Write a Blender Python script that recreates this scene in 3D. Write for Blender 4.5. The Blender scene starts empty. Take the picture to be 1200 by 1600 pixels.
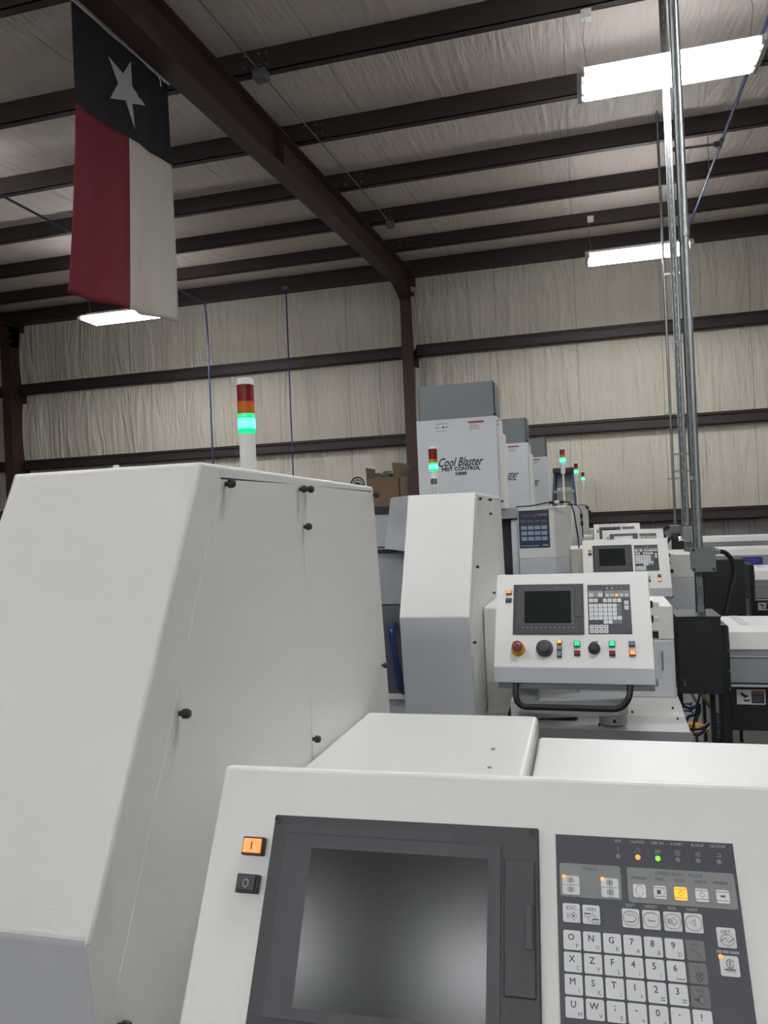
import bpy, bmesh, math, random
from mathutils import Matrix, Vector
random.seed(7)
C = bpy.context.scene.collection
R = math.radians

# ------------------------------------------------------------------ camera
def make_camera():
    yaw, pitch, roll = R(14.6), R(0.25), R(-2.5)
    fwd = Vector((-math.sin(yaw)*math.cos(pitch), math.cos(yaw)*math.cos(pitch), math.sin(pitch)))
    r0 = Vector((math.cos(yaw), math.sin(yaw), 0)); u0 = r0.cross(fwd)
    rt = r0*math.cos(roll) + u0*math.sin(roll)
    up = -r0*math.sin(roll) + u0*math.cos(roll)
    cd = bpy.data.cameras.new('camera'); cam = bpy.data.objects.new('camera', cd); C.objects.link(cam)
    cd.sensor_fit = 'VERTICAL'; cd.sensor_height = 36; cd.lens = 36*1200/1600
    cd.clip_start = .02; cd.clip_end = 100
    m = Matrix((( rt.x, up.x, -fwd.x, 0), (rt.y, up.y, -fwd.y, 0), (rt.z, up.z, -fwd.z, 1.65), (0, 0, 0, 1)))
    cam.matrix_world = m
    bpy.context.scene.camera = cam
make_camera()

# ------------------------------------------------------------------ world, exposure, lamp power
w = bpy.data.worlds.new('world'); bpy.context.scene.world = w; w.use_nodes = True
w.node_tree.nodes['Background'].inputs[0].default_value = (.05, .05, .05, 1)
w.node_tree.nodes['Background'].inputs[1].default_value = 0.3
vs = bpy.context.scene.view_settings
vs.view_transform = 'Standard'; vs.look = 'None'; vs.gamma = 1; vs.use_curve_mapping = False
vs.exposure = 1.0
TUBE = 30.0          # radiance of the fluorescent tubes
# (x, y, yaw) of every ceiling fixture; the first three are in view
LAMPS = [(.67, 5.49, 0), (.73, 9.39, 0), (-6.05, 9.39, 0), (.67, 1.59, 0), (-6.05, 5.49, 0), (-6.05, 1.59, 0),
         (-.40, -3.95, 0), (-2.40, -3.90, 0), (-2.70, 1.20, 0), (7.2, 5.49, 0), (7.2, 9.39, 0), (-6.05, -2.3, 0), (1.9, -3.9, 0)]  # the off-row lamp ahead left is unseen, added to brighten the machine fronts

# ------------------------------------------------------------------ materials
def lin(c):
    return tuple((v/255/12.92 if v/255 <= .04045 else ((v/255+.055)/1.055)**2.4) for v in c)
def mat(name, rgb, rough=.5, metal=0, bump=0, bscale=200, var=0, vscale=3, emit=None, estr=0, trans=0, stretch=None, spec=.5, coat=0):
    m = bpy.data.materials.new(name); m.use_nodes = True
    nt = m.node_tree; b = nt.nodes['Principled BSDF']; c = lin(rgb)
    b.inputs['Base Color'].default_value = (*c, 1); b.inputs['Roughness'].default_value = rough
    b.inputs['Metallic'].default_value = metal; b.inputs['Specular IOR Level'].default_value = spec
    if coat: b.inputs['Coat Weight'].default_value = coat
    if trans: b.inputs['Transmission Weight'].default_value = trans
    tc = nt.nodes.new('ShaderNodeTexCoord'); src = tc.outputs['Object']
    if stretch:
        mp = nt.nodes.new('ShaderNodeMapping'); mp.inputs['Scale'].default_value = stretch
        nt.links.new(src, mp.inputs[0]); src = mp.outputs[0]
    if var:
        n = nt.nodes.new('ShaderNodeTexNoise'); n.inputs['Scale'].default_value = vscale; n.inputs['Detail'].default_value = 4
        nt.links.new(src, n.inputs[0])
        mx = nt.nodes.new('ShaderNodeMixRGB'); mx.blend_type = 'MIX'
        mx.inputs[1].default_value = (*[v*(1-var) for v in c], 1); mx.inputs[2].default_value = (*[min(1, v*(1+var)) for v in c], 1)
        nt.links.new(n.outputs[0], mx.inputs[0]); nt.links.new(mx.outputs[0], b.inputs['Base Color'])
    if bump:
        n = nt.nodes.new('ShaderNodeTexNoise'); n.inputs['Scale'].default_value = bscale; n.inputs['Detail'].default_value = 3
        nt.links.new(src, n.inputs[0])
        bp = nt.nodes.new('ShaderNodeBump'); bp.inputs['Strength'].default_value = bump; bp.inputs['Distance'].default_value = .002
        nt.links.new(n.outputs[0], bp.inputs['Height']); nt.links.new(bp.outputs[0], b.inputs['Normal'])
    if emit:
        b.inputs['Emission Color'].default_value = (*lin(emit), 1); b.inputs['Emission Strength'].default_value = estr
    return m

def insulation(name, rgb, stretch, seam_axis, seam_step, amp):
    """vinyl-faced blanket: off-white, soft folds along its run, narrow taped seams"""
    m = mat(name, rgb, .5, spec=.35); nt = m.node_tree; b = nt.nodes['Principled BSDF']; c = lin(rgb)
    geo = nt.nodes.new('ShaderNodeNewGeometry')
    mp = nt.nodes.new('ShaderNodeMapping'); mp.inputs['Scale'].default_value = stretch
    nt.links.new(geo.outputs['Position'], mp.inputs[0])
    n1 = nt.nodes.new('ShaderNodeTexNoise'); n1.inputs['Scale'].default_value = 1.0; n1.inputs['Detail'].default_value = 3; n1.inputs['Distortion'].default_value = .9
    n2 = nt.nodes.new('ShaderNodeTexNoise'); n2.inputs['Scale'].default_value = 3.1; n2.inputs['Detail'].default_value = 5; n2.inputs['Distortion'].default_value = .5
    rd = nt.nodes.new('ShaderNodeMath'); rd.operation = 'ABSOLUTE'
    sb = nt.nodes.new('ShaderNodeMath'); sb.operation = 'SUBTRACT'; sb.inputs[1].default_value = .5
    nt.links.new(mp.outputs[0], n1.inputs[0]); nt.links.new(mp.outputs[0], n2.inputs[0])
    nt.links.new(n1.outputs[0], sb.inputs[0]); nt.links.new(sb.outputs[0], rd.inputs[0])
    ad = nt.nodes.new('ShaderNodeMath'); ad.operation = 'MULTIPLY_ADD'; ad.inputs[1].default_value = .35
    nt.links.new(n2.outputs[0], ad.inputs[0]); nt.links.new(rd.outputs[0], ad.inputs[2])
    bp = nt.nodes.new('ShaderNodeBump'); bp.inputs['Strength'].default_value = amp; bp.inputs['Distance'].default_value = .12
    nt.links.new(ad.outputs[0], bp.inputs['Height']); nt.links.new(bp.outputs[0], b.inputs['Normal'])
    sx = nt.nodes.new('ShaderNodeSeparateXYZ'); nt.links.new(geo.outputs['Position'], sx.inputs[0])
    dv = nt.nodes.new('ShaderNodeMath'); dv.operation = 'DIVIDE'; dv.inputs[1].default_value = seam_step
    nt.links.new(sx.outputs[seam_axis], dv.inputs[0])
    fr = nt.nodes.new('ShaderNodeMath'); fr.operation = 'FRACT'; nt.links.new(dv.outputs[0], fr.inputs[0])
    gt = nt.nodes.new('ShaderNodeMath'); gt.operation = 'LESS_THAN'; gt.inputs[1].default_value = .012/seam_step
    nt.links.new(fr.outputs[0], gt.inputs[0])
    mx = nt.nodes.new('ShaderNodeMixRGB'); mx.inputs[1].default_value = (*c, 1); mx.inputs[2].default_value = (*[v*.62 for v in c], 1)
    nt.links.new(gt.outputs[0], mx.inputs[0]); nt.links.new(mx.outputs[0], b.inputs['Base Color'])
    return m

M = {}
M['white'] = mat('white_paint', (226, 226, 221), .42, bump=.12, bscale=350, var=.015)
M['gray'] = mat('grey_paint', (197, 201, 205), .45, bump=.12, bscale=350, var=.015)
M['midgray'] = mat('mid_grey_paint', (152, 156, 159), .4, var=.03)
M['side'] = mat('satin_panel', (214, 214, 209), .33, bump=.1, bscale=350, var=.02)
M['satin'] = mat('brushed_panel', (196, 199, 203), .3, metal=.35, var=.04, vscale=6)
M['bezel'] = mat('bezel_plastic', (50, 52, 54), .5, bump=.1, bscale=600)
M['bezel2'] = mat('bezel_recess', (60, 61, 65), .5, bump=.1, bscale=600)
M['screen'] = mat('lcd_glass', (25, 31, 29), .2, spec=.3)
M['membrane'] = mat('keypad_membrane', (50, 53, 62), .45, var=.05)
M['memgray'] = mat('membrane_grey', (128, 132, 130), .5)
M['key'] = mat('key_cap', (216, 219, 218), .45, var=.01)
M['keygray'] = mat('grey_key_cap', (108, 111, 110), .5)
M['ink'] = mat('dark_ink', (70, 70, 78), .6)
M['inkpale'] = mat('pale_ink', (150, 152, 155), .6)
M['black'] = mat('black_plastic', (26, 27, 29), .45, var=.1)
M['blackpaint'] = mat('black_paint', (30, 34, 35), .4, bump=.1, bscale=250, var=.1)
M['rubber'] = mat('rubber', (24, 24, 25), .6, var=.1)
M['chrome'] = mat('chrome', (205, 208, 210), .2, metal=1, var=.02)
M['galv'] = mat('galvanized_steel', (156, 160, 160), .38, metal=.85, var=.12, vscale=25)
M['galvd'] = mat('dull_galvanized', (120, 126, 126), .5, metal=.6, var=.15, vscale=30)
M['brown'] = mat('brown_primer', (72, 48, 40), .55, var=.12, vscale=4)
M['brownd'] = mat('purlin_primer', (56, 46, 42), .55, var=.12, vscale=4)
M['duct'] = mat('duct_metal', (106, 111, 112), .42, metal=.5, var=.05, vscale=5)
M['collector'] = mat('collector_paint', (206, 210, 212), .4, bump=.05, var=.01)
M['lampwhite'] = mat('lamp_enamel', (230, 230, 228), .4, var=.01)
M['tube'] = mat('fluorescent_tube', (255, 255, 255), .5, emit=(248, 250, 254), estr=TUBE)
M['socket'] = mat('socket_plastic', (190, 190, 185), .5, var=.02)
M['red'] = mat('red_lens', (120, 22, 18), .25, var=.1, vscale=60, coat=.3)
M['amber'] = mat('amber_lens', (190, 98, 14), .25, var=.1, vscale=60, coat=.3)
M['green'] = mat('green_lens', (10, 150, 70), .25, emit=(0, 235, 120), estr=.7)
M['greenlit'] = mat('green_lamp_core', (120, 255, 210), .3, emit=(60, 255, 190), estr=2)
M['orangelit'] = mat('orange_lit_button', (255, 150, 80), .4, emit=(255, 128, 58), estr=.55)
M['yellowlit'] = mat('amber_lit_button', (255, 190, 60), .4, emit=(255, 160, 40), estr=.5)
M['greenbtn'] = mat('green_lit_button', (20, 200, 130), .4, emit=(10, 225, 140), estr=.4)
M['redbtn'] = mat('red_button', (130, 22, 30), .35, var=.05)
M['redknob'] = mat('red_emergency_knob', (120, 34, 34), .35, var=.05)
M['yellow'] = mat('yellow_plastic', (216, 160, 40), .4, var=.05)
M['blue'] = mat('blue_plastic', (36, 52, 110), .35, var=.08)
M['bluepipe'] = mat('blue_air_pipe', (52, 72, 116), .4, var=.05)
M['cardboard'] = mat('cardboard', (92, 72, 54), .8, bump=.2, bscale=80, var=.12, vscale=9)
M['darkwrap'] = mat('dark_plastic_wrap', (52, 52, 54), .35, bump=.8, bscale=25, var=.3, vscale=12)
M['concrete'] = mat('concrete', (92, 90, 87), .35, bump=.1, bscale=30, var=.15, vscale=2)
M['liner'] = mat('liner_panel', (126, 124, 122), .45, var=.05)
M['ladderblue'] = mat('blue_fibreglass', (60, 84, 120), .45, var=.05)
M['alu'] = mat('aluminium', (150, 154, 158), .4, metal=.7, var=.05)
M['sticker'] = mat('sticker_white', (206, 208, 206), .5, var=.02)
M['stickred'] = mat('sticker_orange_red', (150, 66, 44), .5, var=.03)
M['poster'] = mat('poster_blue', (38, 46, 74), .35, var=.4, vscale=8)
M['posterd'] = mat('poster_dark', (28, 32, 46), .35)
M['posterred'] = mat('poster_dull_red', (96, 50, 70), .4, var=.3, vscale=30)
M['posterbox'] = mat('poster_pale_box', (134, 156, 168), .4, var=.08, vscale=60)
M['posterpart'] = mat('poster_grey_parts', (110, 104, 104), .4, var=.4, vscale=80)
M['signblue'] = mat('sign_blue', (38, 44, 128), .4)
M['signtext'] = mat('sign_text', (96, 104, 176), .4)
M['ledgreen'] = mat('green_led', (120, 255, 60), .4, emit=(110, 255, 40), estr=.7)
M['ledorange'] = mat('orange_led', (255, 150, 70), .4, emit=(255, 130, 60), estr=.7)
M['ledoff'] = mat('led_off', (118, 122, 122), .4)
M['litwhite'] = mat('lit_key', (200, 200, 198), .4, emit=(215, 210, 212), estr=.1)
M['dark'] = mat('dark_gap', (22, 24, 26), .6)
M['hosegreen'] = mat('green_yellow_sleeve', (84, 92, 46), .5, var=.3, vscale=40)
M['hoseblue'] = mat('blue_hose', (24, 54, 92), .35, var=.1)
M['hosered'] = mat('red_hose', (150, 70, 56), .45, var=.1)
M['beige'] = mat('beige_plastic', (214, 209, 197), .45, var=.02)
def cloth(name, rgb, tr):
    m = mat(name, rgb, .8, bump=.2, bscale=900); nt = m.node_tree; b = nt.nodes['Principled BSDF']
    t = nt.nodes.new('ShaderNodeBsdfTranslucent'); t.inputs[0].default_value = (*lin(rgb), 1)
    mx = nt.nodes.new('ShaderNodeMixShader'); mx.inputs[0].default_value = tr
    nt.links.new(b.outputs[0], mx.inputs[1]); nt.links.new(t.outputs[0], mx.inputs[2])
    nt.links.new(mx.outputs[0], nt.nodes['Material Output'].inputs[0])
    return m
M['navy'] = cloth('navy_cloth', (26, 28, 36), .15)
M['flagred'] = cloth('red_cloth', (132, 42, 50), .35)
M['flagwhite'] = cloth('white_cloth', (214, 208, 198), .4)
M['star'] = cloth('star_cloth', (190, 188, 190), .15)
M['wallins'] = insulation('wall_insulation', (219, 210, 193), (3.2, 3.2, .35), 0, 1.22, 1.0)
M['roofins'] = insulation('roof_insulation', (222, 208, 197), (5.0, .6, .6), 0, 1.83, .35)

# ------------------------------------------------------------------ mesh helpers
I4 = Matrix.Identity(4)
_txt = {}
def text_geo(s, shear=0, bold=0.0):
    k = (s, shear, bold)
    if k in _txt: return _txt[k]
    cu = bpy.data.curves.new('t', 'FONT'); cu.body = s; cu.shear = shear; cu.offset = bold; cu.resolution_u = 2
    cu.align_x = 'CENTER'; cu.align_y = 'CENTER'
    o = bpy.data.objects.new('t', cu); C.objects.link(o)
    dg = bpy.context.evaluated_depsgraph_get(); me = bpy.data.meshes.new_from_object(o.evaluated_get(dg))
    v = [tuple(p.co) for p in me.vertices]; f = [tuple(p.vertices) for p in me.polygons]
    bpy.data.objects.remove(o); bpy.data.curves.remove(cu); bpy.data.meshes.remove(me)
    _txt[k] = (v, f); return v, f

class MB:
    def __init__(s, T=I4): s.v, s.f, s.m, s.T = [], [], [], T
    def add(s, vs, fs, mi=0):
        o = len(s.v); s.v += [tuple(s.T @ Vector(p)) for p in vs]
        s.f += [tuple(i+o for i in f) for f in fs]; s.m += [mi]*len(fs); return s
    def box(s, x0, x1, y0, y1, z0, z1, mi=0):
        p = [(x, y, z) for x in (x0, x1) for y in (y0, y1) for z in (z0, z1)]
        return s.add(p, [(0, 1, 3, 2), (4, 6, 7, 5), (0, 4, 5, 1), (2, 3, 7, 6), (0, 2, 6, 4), (1, 5, 7, 3)], mi)
    def prism(s, prof, a0, a1, axis='x', mi=0, mis=None):
        """prof: list of 2-D points; axis x -> (y,z), y -> (x,z), z -> (x,y)"""
        n = len(prof)
        def P(q, a): return {'x': (a, q[0], q[1]), 'y': (q[0], a, q[1]), 'z': (q[0], q[1], a)}[axis]
        f0 = a0 if callable(a0) else (lambda q: a0); f1 = a1 if callable(a1) else (lambda q: a1)
        vs = [P(q, f0(q)) for q in prof] + [P(q, f1(q)) for q in prof]
        s.add(vs, [tuple(range(n))[::-1], tuple(range(n, 2*n))], mi)
        base = len(s.v)-2*n
        for i in range(n):
            j = (i+1) % n
            s.f.append((base+i, base+j, base+n+j, base+n+i)); s.m.append(mis[i] if mis else mi)
        return s
    def cyl(s, p0, p1, r0, r1=None, n=20, mi=0, caps=True):
        r1 = r0 if r1 is None else r1
        p0, p1 = Vector(p0), Vector(p1); d = (p1-p0).normalized()
        a = d.orthogonal().normalized(); b = d.cross(a)
        vs = [p0+(a*math.cos(t)+b*math.sin(t))*r0 for t in [2*math.pi*i/n for i in range(n)]] + \
             [p1+(a*math.cos(t)+b*math.sin(t))*r1 for t in [2*math.pi*i/n for i in range(n)]]
        fs = [(i, (i+1) % n, n+(i+1) % n, n+i) for i in range(n)]
        if caps: fs += [tuple(range(n))[::-1], tuple(range(n, 2*n))]
        return s.add(vs, fs, mi)
    def lathe(s, prof, c=(0, 0, 0), n=28, mi=0, mis=None, A=I4):
        """prof: (r, z) pairs turned about local z, then moved by A and c"""
        vs = []; c = Vector(c)
        for r, z in prof:
            for i in range(n):
                t = 2*math.pi*i/n; vs.append(tuple(A @ Vector((r*math.cos(t), r*math.sin(t), z)) + c))
        k = len(prof)
        for j in range(k-1):
            fs = [(j*n+i, j*n+(i+1) % n, (j+1)*n+(i+1) % n, (j+1)*n+i) for i in range(n)]
            if j == 0: s.add(vs, fs, mis[j] if mis else mi); base = len(s.v)-len(vs)
            else:
                s.f += [tuple(q+base for q in f) for f in fs]; s.m += [mis[j] if mis else mi]*n
        s.f += [tuple(base+i for i in range(n))[::-1], tuple(base+(k-1)*n+i for i in range(n))]
        s.m += [mis[0] if mis else mi, mis[-1] if mis else mi]
        return s
    def tube(s, pts, r, n=10, mi=0, caps=True):
        pts = [Vector(p) for p in pts]; rings = []
        a = None
        for i, p in enumerate(pts):
            d = (pts[min(i+1, len(pts)-1)]-pts[max(i-1, 0)]).normalized()
            a = (d.orthogonal() if a is None else (a-d*a.dot(d))).normalized(); b = d.cross(a)
            rings += [tuple(p+(a*math.cos(t)+b*math.sin(t))*r) for t in [2*math.pi*k/n for k in range(n)]]
        fs = [(j*n+i, j*n+(i+1) % n, (j+1)*n+(i+1) % n, (j+1)*n+i) for j in range(len(pts)-1) for i in range(n)]
        if caps: fs += [tuple(range(n))[::-1], tuple((len(pts)-1)*n+i for i in range(n))]
        return s.add(rings, fs, mi)
    def text(s, t, A, mi=0, shear=0, bold=0.0, width=None, height=None):
        """A maps text plane (x right, y up) to the mesh; width/height in that plane"""
        v, f = text_geo(t, shear, 0)
        xs = [p[0] for p in v]; ys = [p[1] for p in v]
        cx, cy = (max(xs)+min(xs))/2, (max(ys)+min(ys))/2; w = max(xs)-min(xs) or 1; h = max(ys)-min(ys) or 1
        if width and height: sx, sy = width/w, height/h
        elif width: sx = sy = width/w
        else: sx = sy = height/h
        for dx, dy in (((0, 0),) if not bold else ((-bold, 0), (bold, 0), (0, bold), (0, -bold))):
            s.add([tuple(A @ Vector(((p[0]-cx+dx)*sx, (p[1]-cy+dy)*sy, dx*1e-4))) for p in v], f, mi)
        return s
    def build(s, name, mats, parent=None, bevel=0, smooth=False, seg=2, fixn=True):
        off = Vector(parent.location) if (parent is not None and parent.parent is None and parent.type == 'EMPTY' and not parent.get('_local')) else None
        if parent is not None and parent.parent is not None or (parent is not None and parent.type == 'MESH'):
            top = parent
            while top.parent: top = top.parent
            off = Vector(top.location) if (top.type == 'EMPTY' and not top.get('_local')) else None
        me = bpy.data.meshes.new(name)
        vs_ = [tuple(Vector(v)-off) for v in s.v] if off is not None else s.v
        me.from_pydata(vs_, [], s.f)
        if not isinstance(mats, (list, tuple)): mats = [mats]
        for q in mats: me.materials.append(M[q] if isinstance(q, str) else q)
        for p, mi in zip(me.polygons, s.m): p.material_index = mi; p.use_smooth = smooth
        if fixn:
            bm = bmesh.new(); bm.from_mesh(me); bmesh.ops.recalc_face_normals(bm, faces=bm.faces); bm.to_mesh(me); bm.free()
        o = bpy.data.objects.new(name, me); C.objects.link(o)
        if parent is not None: o.parent = parent
        if bevel:
            b = o.modifiers.new('bevel', 'BEVEL'); b.width = bevel; b.segments = seg; b.limit_method = 'ANGLE'; b.angle_limit = R(25)
            b.harden_normals = False
        if smooth:
            try:
                me.set_sharp_from_angle(angle=R(35))
            except Exception: pass
        return o

def tag(o, label=None, cat=None, group=None, kind=None):
    if label: o['label'] = label
    if cat: o['category'] = cat
    if group: o['group'] = group
    if kind: o['kind'] = kind
    return o
def empty(name, loc, label=None, cat=None, group=None, local=False):
    o = bpy.data.objects.new(name, None); C.objects.link(o); o.location = loc; o.empty_display_size = .1
    if local: o['_local'] = 1
    return tag(o, label, cat, group)
def kids(o): return [c for c in C.objects if c.parent == o]
def copy_tree(o, parent=None):
    c = o.copy(); C.objects.link(c)
    if parent is not None: c.parent = parent; c.matrix_parent_inverse = o.matrix_parent_inverse.copy()
    for ch in kids(o): copy_tree(ch, c)
    return c
def rounded(w, h, r, n=4):
    """rounded rectangle outline centred on 0"""
    out = []
    for cx, cy, a0 in ((w/2-r, h/2-r, 0), (-w/2+r, h/2-r, 90), (-w/2+r, -h/2+r, 180), (w/2-r, -h/2+r, 270)):
        for i in range(n+1):
            a = R(a0+90*i/n); out.append((cx+r*math.cos(a), cy+r*math.sin(a)))
    return out
def arc_path(pts, r, n=6):
    """polyline with rounded corners"""
    pts = [Vector(p) for p in pts]; out = [pts[0]]
    for i in range(1, len(pts)-1):
        a = (pts[i-1]-pts[i]).normalized(); b = (pts[i+1]-pts[i]).normalized()
        p, q = pts[i]+a*r, pts[i]+b*r
        for k in range(n+1):
            t = k/n; out.append(p*(1-t)**2 + pts[i]*2*t*(1-t) + q*t*t)
    return out+[pts[-1]]
def smooth_path(pts, n=6):
    pts = [Vector(p) for p in pts]; P = [pts[0]*2-pts[1]]+pts+[pts[-1]*2-pts[-2]]; out = []
    for i in range(1, len(P)-2):
        for k in range(n):
            t = k/n
            out.append(.5*((2*P[i])+(P[i+1]-P[i-1])*t+(2*P[i-1]-5*P[i]+4*P[i+1]-P[i+2])*t*t+(3*P[i]-P[i-1]-3*P[i+1]+P[i+2])*t**3))
    return out+[P[-2]]

# ------------------------------------------------------------------ building shell
XL, XR, YB, YW = -17.0, 12.0, -9.5, 12.15
ST = 'structure'
def roof_z(y): return 5.70-.063*(12-y)         # underside of the roof sheeting
tag(MB().box(XL, XR, YB, YW+.3, -.1, 0).build('floor', 'concrete'), kind=ST)
# insulated wall behind the machines, billowing slightly between the girts
GZ = [0.0, 1.384, 2.765, 4.16, 5.45]
def wall_mesh():
    mb = MB(); vs = []; nx, nz = 260, 48
    z0, z1 = 1.40, 5.72
    for j in range(nz+1):
        z = z0+(z1-z0)*j/nz
        for a, b in zip(GZ, GZ[1:]):
            if a <= z <= b: t = (z-a)/(b-a); break
        else: t = 0
        bul = math.sin(math.pi*min(max(t, 0), 1))
        for i in range(nx+1):
            x = XL+(XR-XL)*i/nx
            y = YW-bul*(.05+.018*math.sin(x*5.1+.6*z)+.012*math.sin(x*11.7-1.4*z+1)+.006*math.sin(x*23+z))
            vs.append((x, y, z))
    fs = [(j*(nx+1)+i, j*(nx+1)+i+1, (j+1)*(nx+1)+i+1, (j+1)*(nx+1)+i) for j in range(nz) for i in range(nx)]
    mb.add(vs, fs); mb.box(XL, XR, YW+.05, YW+.3, 0, 5.75)
    return mb
tag(wall_mesh().build('wall_back', 'wallins', smooth=True), kind=ST)
pan = MB()
px = XL
while px < XR:      # ribbed liner sheet along the foot of the wall
    pan.prism([(px, YW-.02), (px+.26, YW-.02), (px+.28, YW-.045), (px+.32, YW-.045), (px+.34, YW-.02), (px+.34, YW+.04), (px, YW+.04)], 0, 1.39, 'z'); px += .34
tag(pan.build('wall_base_liner', 'liner'), kind=ST)
tag(MB().box(XL-.2, XL, YB, YW, 0, 6).build('wall_left', 'wallins'), kind=ST)
tag(MB().box(XR, XR+.2, YB, YW, 0, 6).build('wall_right', 'wallins'), kind=ST)
tag(MB().box(XL, XR, YB-.2, YB, 0, 6).build('wall_front', 'wallins'), kind=ST)
# purlins and roof blanket
PY = [12-1.303*k for k in range(17)]
def ceil_mesh():
    mb = MB(); vs = []; nx = 120; ys = []
    for k in range(len(PY)-1):
        for s in range(6): ys.append((PY[k]+(PY[k+1]-PY[k])*s/6, s/6))
    ys = [(YW+.3, 0)]+ys+[(YB, 0)]
    for y, t in ys:
        for i in range(nx+1):
            x = XL+(XR-XL)*i/nx
            vs.append((x, y, roof_z(y)-.02-math.sin(math.pi*t)*(.03+.008*math.sin(x*4+y)+.006*math.sin(x*9.5))))
    mb.add(vs, [(j*(nx+1)+i, j*(nx+1)+i+1, (j+1)*(nx+1)+i+1, (j+1)*(nx+1)+i) for j in range(len(ys)-1) for i in range(nx)])
    v2 = [(XL, YB, roof_z(YB)+.05), (XR, YB, roof_z(YB)+.05), (XR, YW+.3, roof_z(YW)+.07), (XL, YW+.3, roof_z(YW)+.07)]
    mb.add(v2, [(0, 1, 2, 3)])
    return mb
tag(ceil_mesh().build('ceiling', 'roofins', smooth=True), kind=ST)
RX = [-17+.45, -10.0-.0, -2.56, 4.9]
for k, y in enumerate(PY):
    zb = 5.5-.063*(12-y)
    if k == 0:
        mb = MB().box(XL, XR, 11.88, 12.14, 5.45, 5.66).box(XL, XR, 11.86, 11.9, 5.43, 5.47)
        tag(mb.build('eave_strut', 'brownd', bevel=.004), kind=ST); continue
    mb = MB().box(XL, XR, y, y+.008, zb, zb+.2).box(XL, XR, y, y+.07, zb, zb+.007).box(XL, XR, y-.06, y, zb+.19, zb+.197).box(XL, XR, y+.063, y+.07, zb, zb+.02)
    for rx in RX:
        for dx in (.18, .3, .36):
            for dz in (.05, .14): mb.cyl((rx+dx, y-.006, zb+dz), (rx+dx, y, zb+dz), .008, n=8, mi=1)
    tag(mb.build('roof_purlin', ['brownd', 'galv']), kind=ST)
# girts between columns
CW = .09
for gi, z in enumerate(GZ[1:4]):
    for a, b in zip([XL]+RX, RX+[XR]):
        if b-a < .6: continue
        x0, x1 = a+(CW if a != XL else 0), b-(CW if b != XR else 0)
        mb = MB().box(x0, x1, 12.0, 12.012, z, z+.17).box(x0, x1, 11.97, 12.14, z+.165, z+.175).box(x0, x1, 12.0, 12.14, z, z+.008).box(x0, x1, 11.97, 11.976, z+.14, z+.175)
        tag(mb.build('wall_girt', 'brownd'), kind=ST)
for rx in RX:
    if rx < XL+.3: continue
    # column (I section) with haunch plates
    mb = MB().box(rx-CW, rx+CW, 11.72, 11.735, 0, 5.35).box(rx-CW, rx+CW, 12.13, 12.145, 0, 5.5).box(rx-.006, rx+.006, 11.735, 12.13, 0, 5.4)
    mb.box(rx+CW-.01, rx+CW+.05, 11.74, 11.75, 5.05, 5.12).box(rx+CW-.01, rx+CW+.04, 11.74, 11.75, 5.2, 5.26)
    tag(mb.build('steel_column', 'brown'), kind=ST)
    zb = lambda y: 5.19-.065*(12-y); zt = lambda y: 5.498-.063*(12-y)
    y0, y1 = YB+.02, 11.73
    mb = MB()
    mb.prism([(y0, zb(y0)), (11.25, zb(11.25)), (y1, 5.02), (y1, 5.005), (11.25, zb(11.25)-.014), (y0, zb(y0)-.014)], rx-CW, rx+CW)
    mb.prism([(y0, zt(y0)), (12.14, zt(12.14)), (12.14, zt(12.14)-.012), (y0, zt(y0)-.012)], rx-CW, rx+CW)
    mb.prism([(y0, zb(y0)), (11.25, zb(11.25)), (y1, 5.02), (12.13, 5.02), (12.13, zt(12.13)-.01), (y0, zt(y0)-.01)], rx-.006, rx+.006)
    for yy in (6.5, 1.4): mb.box(rx-CW*.9, rx+CW*.9, yy, yy+.012, zb(yy), zt(yy)-.012)
    tag(mb.build('roof_rafter', 'brown'), kind=ST)

# ------------------------------------------------------------------ ceiling lamps
def make_lamp():
    t = empty('fluorescent_light', (0, 0, 4.56), local=True)
    t['category'] = 'ceiling light'
    L, W = .56, .20
    h = MB(); h.prism([(-.172, .018), (-.06, .055), (.06, .055), (.172, .018), (.170, .014), (.05, .012), (-.05, .012), (-.170, .014)], -L, L)
    h.box(-L, L, -.05, .05, .05, .085)
    h.build('housing', 'lampwhite', t)
    for sx in (-1, 1):
        e = MB(); e.prism([(-W-.005, -.03), (W+.005, -.03), (W+.005, 0), (.11, .06), (-.11, .06), (-W-.005, 0)], sx*L, sx*(L+.03))
        for y in (-.168, -.085, .085, .168): e.cyl((sx*(L-.02), y, -.012), (sx*L, y, -.012), .027, n=10)
        e.build('end_cap', 'socket', t)
    for y in (-.168, -.085, .085, .168):
        MB().cyl((-L+.01, y, -.012), (L-.01, y, -.012), .022, n=10).build('tube', 'tube', t, smooth=True)
    for sx in (-1, 1):
        MB().tube([(sx*(L-.05), 0, .08), (sx*(L-.02), 0, .3), (sx*(L-.05), 0, .52)], .003, n=5).build('hanger_wire', 'galv', t)
        MB().box(sx*(L-.05)-.035, sx*(L-.05)+.035, -.03, .03, .44, .50).build('junction_box', 'lampwhite', t, bevel=.004)
    return t
lamp0 = make_lamp()
for i, (x, y, a) in enumerate(LAMPS):
    o = lamp0 if i == 0 else copy_tree(lamp0)
    zz = 5.5-.063*(12-y)-.50
    o.location = (x, y, min(4.56, zz)); o.rotation_euler.z = a
    if i == 0: o['label'] = 'largest and nearest glowing fluorescent ceiling light, upper right behind the conduits'
    elif i == 1: o['label'] = 'smaller glowing fluorescent ceiling light below the nearest one, its right end behind conduits'
    elif i == 2: o['label'] = 'glowing ceiling light half hidden behind the bottom edge of the flag'
    else:
        o['label'] = 'fluorescent ceiling light assumed outside the view, same as the glowing ones in it'; o['group'] = 'ceiling lights behind and beside the camera'
    if y < 0:      # lamps hang a little lower there, keep the boxes at the purlins
        pass

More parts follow.
